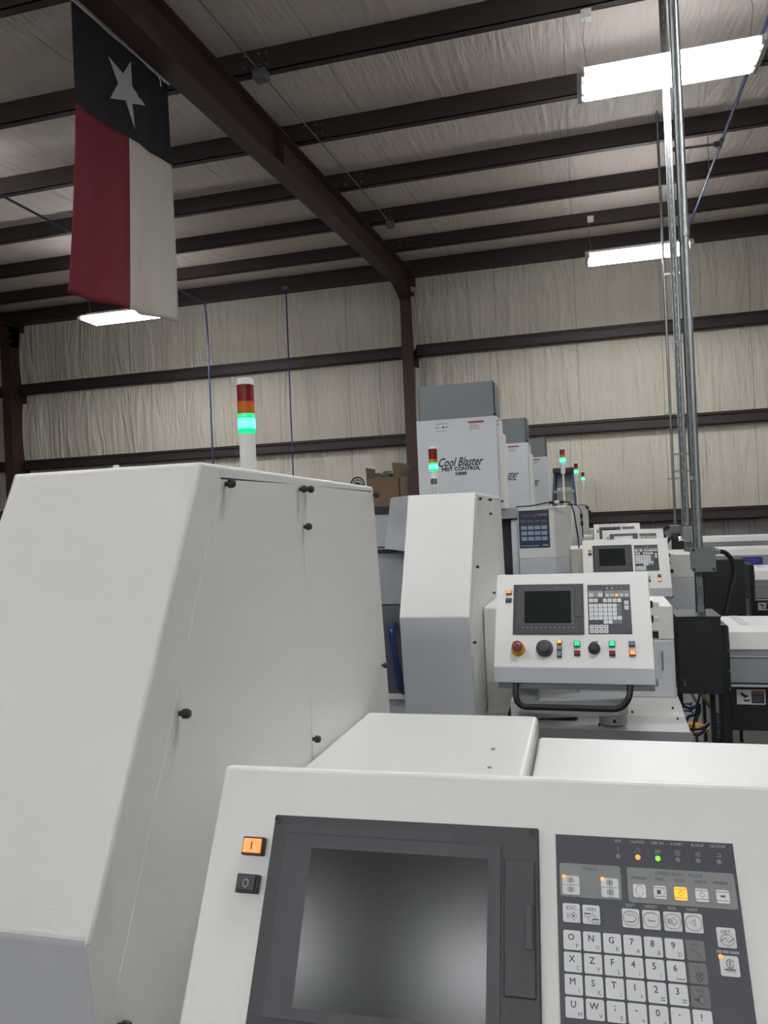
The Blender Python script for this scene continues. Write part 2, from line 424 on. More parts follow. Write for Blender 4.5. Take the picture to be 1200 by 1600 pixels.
# ------------------------------------------------------------------ lathes of the nearer kind
def side_x(q): return -.465+.035*(q[0]-.62)
def stack_light(parent, kind, x, y, zb):
    """kind A: wide white pole; kind B: thin pole with lamp on top"""
    if kind == 'A':
        s = MB().cyl((x, y, 1.69), (x, y, 1.862), .0195, n=24).build('stack_light', 'white', parent, smooth=True)
        zs, r = (1.862, 1.910, 1.940, 1.980, 1.996), .0205
    elif kind == 'A2':
        s = MB().cyl((x, y, 1.69), (x, y, 1.79), .008, n=14).cyl((x, y, 1.786), (x, y, 1.798), .0155, n=20).cyl((x, y, 1.829), (x, y, 1.866), .0195, n=20).build('stack_light', 'white', parent, smooth=True)
        MB().cyl((x, y, 1.798), (x, y, 1.829), .0125, n=16).cyl((x-.013, y, 1.80), (x-.013, y, 1.826), .004, n=8).cyl((x+.013, y, 1.80), (x+.013, y, 1.826), .004, n=8).build('pivot_bracket', 'chrome', s, smooth=True)
        zs, r = (1.866, 1.911, 1.929, 1.982, 1.995), .0225
    else:
        s = MB().cyl((x, y, 1.65), (x, y, 1.93), .0075, n=12).cyl((x, y, 1.925), (x, y, 2.006), .0195, n=20).build('stack_light', 'white', parent, smooth=True)
        zs, r = (2.006, 2.058, 2.078, 2.12, 2.137), .0205
    if kind == 'A2': zs = (1.866, 1.911, 1.929, 1.982, 1.995)
    g0, g1 = zs[0], zs[1]; gh = g1-g0
    MB().lathe([(r, g0), (r, g0+gh*.22), (r*1.02, g0+gh*.24), (r*1.02, g0+gh*.76), (r, g0+gh*.78), (r, g1)], (x, y, 0), 24, mis=[0, 0, 1, 0, 0]).build('green_lens', ['green', 'greenlit'], s, smooth=True)['label'] = 'lit green lens'
    MB().lathe([(r, zs[1]), (r, zs[2])], (x, y, 0), 24).build('amber_lens', 'amber', s, smooth=True)
    MB().lathe([(r, zs[2]), (r, zs[3])], (x, y, 0), 24).build('red_lens', 'red', s, smooth=True)
    MB().lathe([(r, zs[3]), (r*1.03, zs[3]+.001), (r*1.03, zs[4]-.002), (r*.9, zs[4])], (x, y, 0), 12).build('cap', 'white', s)
    return s

def knob(parent, y, z, x=None, r=.0058):
    x = side_x((y, z)) if x is None else x
    A = Matrix.Rotation(R(90), 4, 'Y')
    MB().lathe([(r*.55, 0), (r*.55, .004), (r, .005), (r, .010), (r*.75, .013), (r*.35, .0135)], (x+.002, y, z), 14, A=A).build('latch_knob', 'black', parent, smooth=True)

def lathe_A(label, light):
    base = (-.6, 1.35, 0)
    t = empty('cnc_lathe', base, label, 'machine')
    xl = -.731
    # slant-faced headstock cabinet
    prof = [(.866, 1.7265), (1.575, 1.712), (1.643, 1.115), (1.66, .06), (.74, .06), (.6364, 1.115), (.622, 1.262)]
    cb = MB().add([(xl, y, z) for y, z in prof]+[(side_x((y, z)), y, z) for y, z in prof],
                  [(6, 5, 2, 1, 0), (5, 4, 3, 2), (7, 8, 9, 12, 13), (9, 10, 11, 12)]+[(i, (i+1) % 7, 7+(i+1) % 7, 7+i) for i in range(7)])
    cb.m = [0, 1, 0, 1, 0, 0, 1, 1, 1, 1, 0]
    cb.build('cabinet', ['white', 'gray'], t, bevel=.005, seg=3)['label'] = 'white slant-faced cabinet with grey lower front'
    def sheet(name, prof, th=.0008):
        return MB().prism(prof, lambda q: side_x(q)-.002, lambda q: side_x(q)+th).build(name, 'white', t)
    d1 = sheet('side_door', [(.912, 1.706), (1.178, 1.706), (1.178, .3), (.72, .3), (.652, 1.16), (.66, 1.20), (.703, 1.283)])
    d2 = sheet('side_door', [(1.1795, 1.706), (1.560, 1.700), (1.60, 1.262), (1.60, .3), (1.1795, .3)])
    MB().prism([(.912, 1.7062), (1.560, 1.7002), (1.560, 1.7022), (.912, 1.7086)], lambda q: side_x(q)-.002, lambda q: side_x(q)+.0004).build('door_seam', 'dark', t)
    for y, z in ((.921, 1.700), (1.168, 1.698), (1.196, 1.698), (1.180, 1.637), (1.565, 1.694), (.789, 1.434), (1.179, 1.291), (1.575, 1.332), (.657, 1.163)):
        knob(t, y, z)
    # small nubs on the roof edge
    MB().cyl((-.62, .93, 1.72), (-.62, .93, 1.735), .004, n=10).build('roof_bolt', 'white', t)
    # folded side wing beyond the slanted face
    wing = [(-.731, .866, 1.7265), (-.881, 1.166, 1.727), (-.881, 1.02, 1.505), (-.731, .757, 1.505)]
    inner = [(x+.012, y+.016, z) for x, y, z in wing]
    wb = MB().add(wing+inner, [(0, 1, 2, 3), (7, 6, 5, 4), (0, 4, 5, 1), (1, 5, 6, 2), (2, 6, 7, 3), (3, 7, 4, 0)]).build('side_wing', 'satin', t, bevel=.002)
    wb['label'] = 'satin metal side wing'
    # rear body, work-area door
    MB().box(-2.0, xl-.005, 1.22, 1.95, .06, 1.69).box(-2.0, xl-.005, 1.215, 1.22, 1.655, 1.692, 1).box(-2.0, xl-.005, 1.215, 1.22, 1.50, 1.508, 1).build('rear_body', ['midgray', 'dark'], t, bevel=.004)
    MB().box(xl, -.62, 1.66, 1.95, .06, 1.60).build('rear_cover', 'gray', t, bevel=.004)
    d = MB().box(-1.55, -.70, 1.02, 1.05, 1.265, 1.49).box(-1.55, -.70, 1.02, 1.05, .88, 1.26, 1).box(-1.55, -.70, 1.0, 1.05, .86, .88, 2).build('work_door', ['midgray', 'duct', 'white'], t, bevel=.002)
    MB().tube(arc_path([(-.852, 1.02, 1.175), (-.852, .965, 1.165), (-.822, .96, .91), (-.822, 1.02, .89)], .03), .0145, n=12).build('blue_handle', 'blue', d, smooth=True)
    MB().box(-1.6, -.70, 1.02, 1.9, .06, .86).build('front_apron', 'gray', t, bevel=.004)
    MB().box(-1.55, -.76, 1.05, 1.2, 1.49, 1.503).box(-1.5, -.82, 1.0, 1.04, 1.492, 1.502, 1).build('door_rail', ['chrome', 'black'], t)
    # low covers to the right, seen from above
    xr1, xr2 = -.1, .285
    MB().prism([(.905, 1.262), (1.465, 1.262), (1.465, .5), (.905, .5)], lambda q: side_x(q)+.003, xr1, mis=[0, 0, 0, 0]).build('slide_cover', 'white', t, bevel=.008, seg=3)
    cb = MB().box(xr1+.004, xr2, 1.06, 1.405, 1.103, 1.240).box(xr1+.004, xr2, 1.06, 1.405, .872, 1.103, 1)
    cb.build('right_cover', ['white', 'gray'], t, bevel=.006, seg=3)
    MB().cyl((-.16, 1.25, 1.262), (-.16, 1.25, 1.264), .003, n=10).cyl((-.155, 1.16, 1.262), (-.155, 1.16, 1.264), .003, n=10).cyl((-.43, 1.42, 1.262), (-.43, 1.42, 1.264), .0015, n=8).build('cover_screw', 'galv', t)
    MB().tube(arc_path([(.235, 1.057, 1.06), (.235, 1.035, 1.06), (.235, 1.035, .985), (.235, 1.057, .985)], .008, 4), .0035, n=8).build('pull_handle', 'chrome', t, smooth=True)
    # stepped base
    bs = MB().prism([(1.06, .872), (1.4, .872), (1.4, .06), (.72, .06), (.72, .832), (.79, .842), (.88, .846), (.96, .868)], lambda q: side_x(q)+.003, .292, mis=[1, 0, 0, 0, 1, 1, 1, 1])
    bs.build('base', ['gray', 'side'], t, bevel=.002)
    fr = MB().prism([(.718, .832), (.72, .832), (.72, .06), (.718, .06)], -.46, .3).build('base_front', 'midgray', t)
    for x, y, z in ((.255, .93, .862), (.262, .84, .846), (.105, .90, .852), (-.02, .75, .84), (-.43, .93, .862)):
        MB().cyl((x, y, z), (x, y-.002, z+.006), .004, n=10).build('bolt', 'black', t)
    MB().box(-.36, -.10, .80, .93, .85, .862).build('slot_cover', 'dark', t)
    # feet
    for x in (-1.8, -.6, .2):
        for y in (.9, 1.8): MB().cyl((x, y, 0), (x, y, .065), .04, n=16).build('levelling_foot', 'galvd', t)
    if light == 'A': stack_light(t, 'A', -.783, 1.722, 0)
    else: stack_light(t, 'A2', -.785, 1.722, 0)
    return t
latheA = lathe_A('nearest CNC lathe filling the lower left, big white slant-faced cabinet with black latch knobs', 'A')
# second of the same kind: copied, but its lamp post is thinner
latheA2 = empty('cnc_lathe', latheA.location, 'second white lathe from the viewer, blue handle at its left, thin-poled lamp on top', 'machine')
for ch in kids(latheA):
    if ch.name.startswith('stack_light'): continue
    copy_tree(ch, latheA2)
stack_light(latheA2, 'A2', -.785, 1.722, 0)
latheA2.location = Vector(latheA.location)+Vector((.04, 2.19, 0))

# ------------------------------------------------------------------ lathes of the farther kind
def lathe_B(label):
    t = empty('cnc_lathe', (-.6, 5.8, 0), label, 'machine')
    xg = -.425
    ft = MB().prism([(xg, 5.1), (-.19, 5.1), (-.107, 5.18), (-.107, 6.55), (xg, 6.55)], 1.325, 1.661, 'z')
    ft.prism([(xg, 5.1), (-.19, 5.1), (-.107, 5.18), (-.107, 6.55), (xg, 6.55)], .06, 1.325, 'z', mi=1)
    ft.build('front_cabinet', ['side', 'gray'], t, bevel=.005)
    MB().box(-2.0, xg-.004, 5.13, 6.55, 1.592, 1.659).build('door_header', 'midgray', t, bevel=.004)
    MB().box(-2.0, xg-.004, 5.4, 6.55, .06, 1.592).build('body', 'midgray', t)
    MB().box(-.475, xg-.006, 5.16, 5.4, .3, 1.585).build('door_post', 'gray', t, bevel=.003)
    MB().box(-.56, -.476, 5.35, 5.4, 1.2, 1.585).build('dark_recess', 'bezel', t)  # dark panel stands in for the shade inside the door recess
    MB().box(-1.2, -.565, 5.3, 5.4, 1.0, 1.585).build('work_door', 'gray', t, bevel=.003)
    MB().box(-.108+.003, -.015, 5.36, 5.8, .6, 1.368).build('slide_cover', 'beige', t, bevel=.006)
    b = MB().box(0.0, .695, 5.45, 6.0, 1.147, 1.306).box(0.0, .695, 5.45, 6.0, .06, 1.147, 1)
    b.build('right_cover', ['white', 'gray'], t, bevel=.006)
    MB().box(-.108, 0, 5.8, 6.3, .06, 1.30).build('bed', 'gray', t)
    MB().box(-1.9, .6, 5.5, 6.4, 0, .07).build('plinth', 'dark', t)
    stack_light(t, 'B', -.152, 6.4, 0)
    return t
latheB = lathe_B('third lathe in the row, dark blue poster on its grey front cabinet')
# poster stuck on the third lathe only
def poster():
    y = 5.0985
    t = empty('poster', (-.32, y, 1.39), 'dark blue poster with a grid of pale boxes, stuck on a grey machine front', 'poster')
    x0, x1, z0, z1 = -.422+.003, -.223, 1.394, 1.640
    MB().box(x0, x1, y-.0004, y+.0006, z0, z1).box(x0+.002, x1-.001, y-.0008, y, 1.60-.012, 1.592, 1).build('sheet', ['poster', 'posterd'], t)
    W = x1-x0
    g = MB()
    for r in range(3):
        for c in range(4):
            cx = x0+W*(.165+.222*c); cz = 1.528-.036*r
            g.box(cx-.0185, cx+.0185, y-.0012, y-.0004, cz-.0125, cz+.0115)
    g.build('pale_boxes', 'posterbox', t)
    g = MB()
    for c in range(4):
        cx = x0+W*(.165+.222*c)
        for q in range(3): g.box(cx-.016+.011*q, cx-.009+.011*q, y-.0011, y-.0004, 1.563+.003*(q % 2), 1.575+.003*((q+c) % 2))
    g.build('pictures', 'posterpart', t)
    A = lambda x, z: Matrix.Translation((x, y-.0012, z)) @ Matrix.Rotation(R(90), 4, 'X')
    b = MB(); b.box(x0+.025, x0+.10, y-.0011, y-.0004, 1.600, 1.614)
    b.build('red_lettering_band', 'posterred', t)
    s = MB().tube([(x0+.10, y-.001, 1.598), (x0+.112, y-.001, 1.604), (x0+.118, y-.001, 1.613), (x0+.112, y-.001, 1.618)], .0018, n=5)
    s.build('swoosh', 'posterbox', t); s = MB()
    for q in range(5): s.box(x0+.128+q*.012, x0+.134+q*.012, y-.0011, y-.0004, 1.603, 1.618-.003*(q % 2))
    s.build('pale_lettering', 'posterbox', t); s = MB()
    for q in range(16): s.box(x0+.008+q*.0075, x0+.0135+q*.0075, y-.0011, y-.0004, 1.406, 1.4125)
    s.build('footer_lettering', 'posterbox', t); s = MB()
    s.box(x1-.045, x1-.012, y-.0011, y-.0004, 1.407, 1.416)
    s.build('footer_badge', 'posterbox', t)
poster()
B2 = copy_tree(latheB); B2.location = Vector(latheB.location)+Vector((.085, 2.2, 0)); B2['label'] = 'fourth lathe in the row, mostly hidden behind the one with the poster'
B3 = copy_tree(latheB); B3.location = Vector(latheB.location)+Vector((.155, 4.46, 0)); B3['label'] = 'farthest lathe in the row, closest to the insulated wall'

# ------------------------------------------------------------------ control pendants
TI = R(30.93); O0 = Vector((0, 0, .55))
EX = Vector((1, 0, 0)); DN = Vector((0, -math.sin(TI), -math.cos(TI))); NO = Vector((0, -math.cos(TI), math.sin(TI)))
# face frame: u right, v down the face, w out of the face
FM = Matrix(((EX.x, DN.x, NO.x, O0.x), (EX.y, DN.y, NO.y, O0.y), (EX.z, DN.z, NO.z, O0.z), (0, 0, 0, 1)))
def TF(u, v, w=0):     # text plane -> face
    return Matrix(((1, 0, 0, u), (0, -1, 0, v), (0, 0, 1, w), (0, 0, 0, 1)))
def FB(): return MB(FM)
def make_pendant():
    t = empty('control_pendant', (0, 0, 0), local=True); t['category'] = 'control panel'
    W, Hh = .538, .359
    # housing: face slab, lower lip and back
    c, s_ = math.cos(TI), math.sin(TI)
    yb, zb = -Hh*s_, .55-Hh*c
    prof = [(0, .55), (.012, .548), (.012, zb-.03), (yb+.02, zb-.055), (yb-.004, zb-.055), (yb, zb)]
    MB().prism(prof, -.0, W, mis=[0, 0, 1, 1, 1, 0]).build('housing', ['white', 'gray'], t, bevel=.003)
    MB().box(.012, W-.002, yb+.01, .0, zb-.078, zb-.056).build('lower_tray', 'midgray', t, bevel=.002)
    # display
    d = FB()
    bz = d.box(.0640, .3126, .0444, .2375, 0, .006).build('display', 'bezel', t, bevel=.0012)
    FB().box(.0778, .2800, .0608, .2070, .0062, .0072).build('inner_frame', 'bezel2', bz, bevel=.0006)
    FB().box(.0775, .2370, .0525, .0590, .006, .0064).build('top_groove', 'bezel2', bz)
    scr = FB().box(.1047, .2686, .0720, .1975, .0073, .0077).build('screen', 'screen', bz); scr['label'] = 'dark glossy screen'
    cv = FB().box(.2827, .3090, .0712, .1739, .0062, .0085).build('card_cover', 'bezel', bz, bevel=.0015)
    FB().box(.3003, .3070, .1058, .1396, .0085, .0105).build('cover_grip', 'bezel2', bz, bevel=.0008)
    FB().box(.2822, .3095, .0706, .0712, .006, .0067).box(.2820, .2826, .0706, .1745, .006, .0067).box(.2820, .3095, .1740, .1747, .006, .0067).box(.2797, .2803, .185, .2, .006, .0066).build('cover_seam', 'black', bz)
    for u, v in ((.0676, .0482), (.3074, .0484), (.0676, .2335), (.3074, .2335)):
        FB().lathe([(.0032, 0), (.0032, .0012), (.0018, .0013), (.0016, .0004), (.0005, .0004)], (u, v, .006), 16).build('screw', 'black', bz)
    fk = FB()
    for i in range(12): fk.box(.0955+i*.01615, .1015+i*.01615, .2115, .2145, .006, .0066)
    fk.build('menu_key_marks', 'memgray', bz)
    # keypad membrane
    kp = FB().box(.3270, .4725, .0477, .2364, 0, .0012).build('keypad', 'membrane', t)
    def plate(u0, u1, v0, v1, w=.0014, r=.002):
        o = rounded(u1-u0, v1-v0, r); cu, cv_ = (u0+u1)/2, (v0+v1)/2
        return FB().prism([(cu+a, cv_+b) for a, b in o], .001, w, 'z')
    plate(.3298, .3803, .0707, .0968).build('chuck_field', 'memgray', kp)
    plate(.3855, .4702, .0709, .0976).build('operation_mode_field', 'memgray', kp)
    pr = FB()
    pr.text('CHUCK', TF(.3549, .0741, .0016), height=.0029, width=.0135); pr.text('OPERATION   MODE', TF(.4272, .0742, .0016), height=.003, width=.037)
    for s, u in (('MANUAL', .3951), ('MDI', .4111), ('AUTO', .4273), ('CHECK', .4434), ('PREPA.', .4597)):
        pr.text(s, TF(u, .0787, .0016), width=.0020*len(s), height=.0021, bold=.02)
    pr.build('dark_lettering', 'ink', kp)
    pr = FB()
    for s, u in (('ALM', .3794), ('CAUTION', .3956), ('AIR IN', .4119), ('A.PART', .4278), ('B.SKIP', .4447), ('OP.STOP', .4604)):
        pr.text(s, TF(u, .0506, .0014), width=.0017*len(s), height=.0022, bold=.02)
    for s, u in (('EDIT', .3863), ('OFFSET', .4025), ('PRGL', .4193), ('MAINT', .4349)):
        pr.text(s, TF(u, .1000, .0014), width=.0017*len(s), height=.0022, bold=.02)
    # little pictograms over the lamps
    pr.tube([(.3790, .0555, .0014), (.3798, .0572, .0014), (.3792, .0574, .0014), (.3800, .0592, .0014)], .0002, n=4)
    pr.tube([(.3956, .0553, .0014), (.3980, .0592, .0014), (.3932, .0592, .0014), (.3956, .0553, .0014)], .0003, n=4)
    for k in range(3): pr.box(.4100+k*.0016, .4104+k*.0016, .0555, .0590, .0012, .0015)
    pr.box(.4098, .4142, .0570, .0574, .0012, .0015).box(.4098, .4120, .0588, .0592, .0012, .0015)
    for k in range(4): pr.box(.4256, .4300, .0555+k*.0012, .0559+k*.0012, .0012, .0015)
    for k in range(3): pr.box(.4420, .4462, .0560+k*.0014, .0564+k*.0014, .0012, .0015)
    pr.box(.4582, .4612, .0563, .0566, .0012, .0015).box(.4582, .4612, .0586, .0589, .0012, .0015)
    pr.prism([(.4612, .0558), (.4622, .0576), (.4612, .0594)], .0012, .0015, 'z')
    pr.box(.4500, .4538, .1272, .1293, .0012, .0014).box(.4545, .4590, .1272, .1293, .0012, .0014).box(.4597, .4665, .1274, .1293, .0012, .0014)
    pr.build('pale_lettering', 'inkpale', kp)
    for i, (u, m) in enumerate(((.3793, 'ledoff'), (.3954, 'ledorange'), (.4116, 'ledgreen'), (.4276, 'ledoff'), (.4437, 'ledoff'), (.46, 'ledoff'))):
        o = FB().lathe([(.0021, 0), (.0020, .0004), (.0012, .0006)], (u, .0627, .0012), 16).build('indicator_lamp', m, kp, smooth=True)
        if m != 'ledoff': o['label'] = 'lit orange indicator' if m == 'ledorange' else 'lit green indicator'
    def key(u0, v0, du=.0141, dv=.0142, m='key', big=None, small=None, art=None, lab=None, h=.0022):
        o = rounded(du, dv, .0013, 3); cu, cv_ = u0+du/2, v0+dv/2
        k = FB(); k.prism([(cu+a, cv_+b) for a, b in o], .001, h-.0004, 'z')
        o2 = rounded(du-.0006, dv-.0006, .0012, 3)
        k.prism([(cu+a, cv_+b) for a, b in o2], h-.0004, h, 'z')
        w = h+.00012
        if big: k.text(big, TF(u0+du*(.45 if len(big) == 1 else .5), v0+dv*.34, w), 1, height=.0046 if big not in '-.;' else {'-': .0006, '.': .001, ';': .004}[big], bold=.02)
        if small: k.text(small, TF(u0+du*.79, v0+dv*.78, w), 1, height=.0031 if small not in ',=*+/' else .0022, bold=0)
        if art: art(k, u0, v0, w)
        ob = k.build('key', [m, 'ink'], kp)
        if lab: ob['label'] = lab
        return ob
    def ln(k, pts, w, r=.00022, close=False):
        p = [(a, b, w) for a, b in pts]
        if close: p.append(p[0])
        k.tube(p, r, n=4, mi=1)
    def circ(cu, cv_, ru, rv, n=20): return [(cu+ru*math.cos(2*math.pi*i/n), cv_+rv*math.sin(2*math.pi*i/n)) for i in range(n)]
    # chuck keys
    def chuck(k, u, v, w):
        k.box(u, u+.0141, v+.0070, v+.0073, w-.0001, w+.0001, 1)
        for q in (.0035, .0107):
            k.box(u+.0068, u+.0072, v+q-.0028, v+q+.0028, w-.0001, w+.0001, 1)
            for e in (-.0012, 0, .0012): k.box(u+.0042, u+.0098, v+q+e-.0002, v+q+e+.0002, w-.0001, w+.0001, 1)
    for u in (.3317, .3637):
        key(u, .0806, .0143, .0146, art=chuck)
        FB().lathe([(.0018, 0), (.0012, .0006)], (u+.0014, .0816, .0023), 12).build('indicator_lamp', 'ledorange', kp)['label'] = 'lit orange indicator'
    # operation mode keys
    for i, (u, m) in enumerate(((.3897, 'litwhite'), (.4060, 'litwhite'), (.4222, 'yellowlit'), (.4386, 'litwhite'), (.4547, 'litwhite'))):
        def opart(k, u_, v_, w, i=i):
            if i == 0: ln(k, circ(u_+.005, v_+.005, .0030, .0042), w); return
            k.box(u_, u_+.0098, v_+.0014, v_+.0018, w-.0001, w+.0001, 1); k.box(u_, u_+.0098, v_+.0078, v_+.0082, w-.0001, w+.0001, 1)
            if i == 1: k.box(u_+.0025, u_+.0055, v_+.0032, v_+.0064, w-.0001, w+.0001, 1); ln(k, [(u_+.007, v_+.0018), (u_+.0092, v_+.0048), (u_+.007, v_+.0078)], w)
            elif i == 4: k.box(u_+.003, u_+.0065, v_+.0040, v_+.0054, w-.0001, w+.0001, 1); ln(k, [(u_+.0065, v_+.003), (u_+.0065, v_+.0066)], w)
            else: ln(k, [(u_+.0052, v_+.0028), (u_+.0075, v_+.0048), (u_+.0052, v_+.0068), (u_+.0030, v_+.0048)], w, close=True)
        key(u, .0838, .0100, .0098, m, art=opart, lab='lit amber key' if m == 'yellowlit' else None, h=.0019)
    # ESC, WIN
    def esc(k, u, v, w):
        k.text('ESC', TF(u+.0072, v+.0032, w), 1, width=.0080, height=.0028)
        ln(k, [(u+.0088, v+.0062), (u+.0116, v+.0092), (u+.0088, v+.0122), (u+.0060, v+.0092)], w, close=True)
        ln(k, [(u+.0058, v+.0072), (u+.0036, v+.0092), (u+.0058, v+.0112)], w); ln(k, [(u+.0030, v+.0075), (u+.0046, v+.0092), (u+.0030, v+.0109)], w)
        k.box(u+.0078, u+.0096, v+.0086, v+.0098, w-.0001, w+.0001, 1)
    key(.3314, .1020, art=esc)
    def win(k, u, v, w):
        k.text('WIN', TF(u+.0072, v+.0032, w), 1, width=.0072, height=.0028)
        for a, b in ((.0016, .0062), (.0080, .0102)):
            ln(k, [(u+a, v+b), (u+a+.0048, v+b), (u+a+.0048, v+b+.0028), (u+a, v+b+.0028)], w, close=True); k.box(u+a, u+a+.0048, v+b, v+b+.0008, w-.0001, w+.0001, 1)
        ln(k, [(u+.0070, v+.0068), (u+.0098, v+.0076), (u+.0108, v+.0096)], w); ln(k, [(u+.0036, v+.0096), (u+.0048, v+.0116), (u+.0072, v+.0124)], w)
    key(.3475, .1022, art=win)
    def fn(i):
        def a(k, u, v, w):
            cu, cv_ = u+.0069, v+.007
            ln(k, [(cu+p, cv_+q) for p, q in rounded(.0118, .0104, .0042, 4)], w, close=True)
            if i == 0: ln(k, [(cu-.0036, cv_-.0026), (cu+.0020, cv_-.0026), (cu+.0044, cv_), (cu+.0020, cv_+.0026), (cu-.0036, cv_+.0026)], w, .0003)
            if i == 1: ln(k, [(cu-.0026, cv_-.0014), (cu-.0026, cv_+.0008), (cu+.0030, cv_+.0008)], w, .0003)
            if i == 2:
                ln(k, [(cu-.0036, cv_-.0016), (cu+.0002, cv_-.0016), (cu+.0002, cv_-.0032), (cu+.0038, cv_), (cu+.0002, cv_+.0032), (cu+.0002, cv_+.0016), (cu-.0036, cv_+.0016)], w, close=True)
                for e in (-.0008, 0, .0008): k.box(cu-.0034, cu, cv_+e-.00015, cv_+e+.00015, w-.0001, w+.0001, 1)
            if i == 3: ln(k, [(cu+.0010, cv_-.0026), (cu-.0026, cv_), (cu+.0010, cv_+.0026)], w, close=True); ln(k, [(cu-.0006, cv_), (cu+.001, cv_+.0012)], w)
        return a
    for i, u in enumerate((.3793, .3954, .4119, .4280)): key(u, .1027, .0138, .0140, art=fn(i))
    # letter and number block
    rows = [('O', 'P'), ('N', 'Q'), ('G', 'R'), ('7', 'A'), ('8', 'B'), ('9', 'D')], [('X', 'C'), ('Z', 'Y'), ('F', 'L'), ('4', '['), ('5', ']'), ('6', None)], \
        [('M', 'I'), ('S', 'K'), ('T', 'J'), ('1', ','), ('2', '='), ('3', '=')], [('U', 'H'), ('W', 'V'), (';', 'E'), ('-', '+'), ('0', '*'), ('.', '/'), ('!', 's')]
    def space(k, u, v, w): ln(k, [(u+.0068, v+.0105), (u+.0068, v+.0122), (u+.0128, v+.0122), (u+.0128, v+.0105)], w, .0003)
    for r, row in enumerate(rows):
        for c_, (a, b) in enumerate(row):
            key(.3312+.01597*c_, .1220+.01575*r, big=a, small=b, art=space if a == '6' else None)
    def bs(i):
        def a(k, u, v, w):
            k.text(('BS', 'DEL', 'INS')[i], TF(u+.007, v+.0030, w), 1, width=.0050, height=.0022)
            if i == 0: ln(k, [(u+.0036, v+.0060), (u+.0078, v+.0078), (u+.0102, v+.0122)], w, .0003)
            else:
                ln(k, [(u+.0080, v+.0056), (u+.0112, v+.0092), (u+.0080, v+.0126), (u+.0050, v+.0092)], w, .0003, close=True)
                if i == 1: ln(k, [(u+.0056, v+.0066), (u+.0104, v+.0118)], w, .0003); ln(k, [(u+.0104, v+.0066), (u+.0056, v+.0118)], w, .0003)
                else: k.box(u+.0022, u+.0064, v+.0086, v+.0098, w-.0001, w+.0001, 1)
        return a
    for i in range(3): key(.3312+.01597*6, .1220+.01575*i, m='keygray', art=bs(i), lab='dark grey key')
    for c_ in (3, 4): key(.3312+.01597*c_, .1220+.01575*4, dv=.0130)
    for c_ in (5, 6): key(.3312+.01597*c_, .1220+.01575*4, dv=.0130, m='keygray', lab='dark grey key')
    for r in range(2):
        for c_ in range(4):
            def arrow(k, u, v, w): k.box(u+.004, u+.010, v+.0050, v+.0085, w-.0001, w+.0001, 1)
            key(.3316+.01605*c_, .2022+.0160*r, art=arrow)
    def net(k, u, v, w):
        k.text('NET', TF(u+.0070, v+.0032, w), 1, width=.0072, height=.0028)
        ln(k, circ(u+.0074, v+.0088, .0050, .0038), w)
        ln(k, [(u+.0020, v+.0100), (u+.0066, v+.0070), (u+.0080, v+.0106), (u+.0128, v+.0074)], w, .0004)
    key(.4514, .1112, art=net)
    def opt(k, u, v, w):
        ln(k, circ(u+.0074, v+.0054, .0026, .0028), w, .0003); k.box(u+.0070, u+.0078, v+.0036, v+.0070, w-.0001, w+.0001, 1)
        k.box(u+.0030, u+.0112, v+.0092, v+.0101, w-.0001, w+.0001, 1); k.box(u+.0042, u+.0104, v+.0108, v+.0111, w-.0001, w+.0001, 1); k.box(u+.0050, u+.0100, v+.0084, v+.0087, w-.0001, w+.0001, 1)
    key(.4512, .1308, art=opt)
    FB().lathe([(.0018, 0), (.0012, .0006)], (.4523, .1319, .0023), 12).build('indicator_lamp', 'ledorange', kp)['label'] = 'lit orange indicator'
    FB().box(.4475, .4515, .2245, .2330, .0012, .0022).box(.4560, .4625, .2245, .2330, .0012, .0022).build('port_cap', 'black', kp)
    # power buttons
    def button(u0, u1, v0, v1, m, name='push_button', lab=None, h=.011):
        b = FB().box(u0, u1, v0, v1, 0, h*.75).build(name, 'black', t, bevel=.0008)
        if lab: b['label'] = lab
        FB().box(u0+.0018, u1-.0018, v0+.0018, v1-.0018, h*.7, h).build('button_cap', m, b, bevel=.0008)
        return b
    b = button(.0358, .0570, .0655, .0815, 'orangelit', 'power_on_button', 'lit orange power button')
    FB().box(.0457, .0471, .0700, .0770, .0110, .01115).build('mark', 'ink', b)
    b = button(.0358, .0570, .0978, .1138, 'bezel', 'power_off_button', 'black power button')
    mk = FB(); mk.tube([(x, y, .0111) for x, y in circ(.0464, .1058, .0026, .0032)]+[(.0490, .1058, .0111)], .0006, n=5); mk.build('mark', 'inkpale', b)
    # emergency stop
    e = FB().lathe([(.0255, 0), (.0255, .003), (.022, .008), (.015, .012), (.015, .02)], (.0845, .2935, 0), 28).build('emergency_stop', 'yellow', t, smooth=True)
    FB().lathe([(.012, .012), (.012, .022), (.0185, .024), (.0195, .030), (.018, .036), (.012, .040), (.004, .041)], (.0845, .2935, 0), 28).build('red_knob', 'redknob', e, smooth=True)
    # mode dial
    dl = FB().lathe([(.0295, 0), (.0295, .008), (.027, .014), (.021, .015)], (.1762, .2915, 0), 36).build('override_dial', 'bezel', t, smooth=True)
    FB().lathe([(.020, .014), (.020, .026), (.018, .029), (.010, .030)], (.1762, .2925, 0), 24).build('dial_knob', 'bezel2', dl, smooth=True)
    FB().lathe([(.005, .014), (.005, .020), (.003, .021)], (.1700, .2725, 0), 14).build('dial_pin', 'black', dl, smooth=True)
    mk = FB(); mk.tube([(.1762+.033*math.cos(a), .2915+.033*math.sin(a), .0004) for a in [R(-150+i*9) for i in range(14)]], .0006, n=4); mk.build('dial_scale', 'ink', t)
    dl = FB().lathe([(.0205, 0), (.0205, .003), (.0175, .004), (.0165, .022), (.014, .024)], (.3443, .2897, 0), 30).build('feed_knob', 'black', t, smooth=True)
    FB().box(.3438, .3448, .2745, .2860, .0240, .0244).build('pointer_mark', 'inkpale', dl)
    mk = FB()
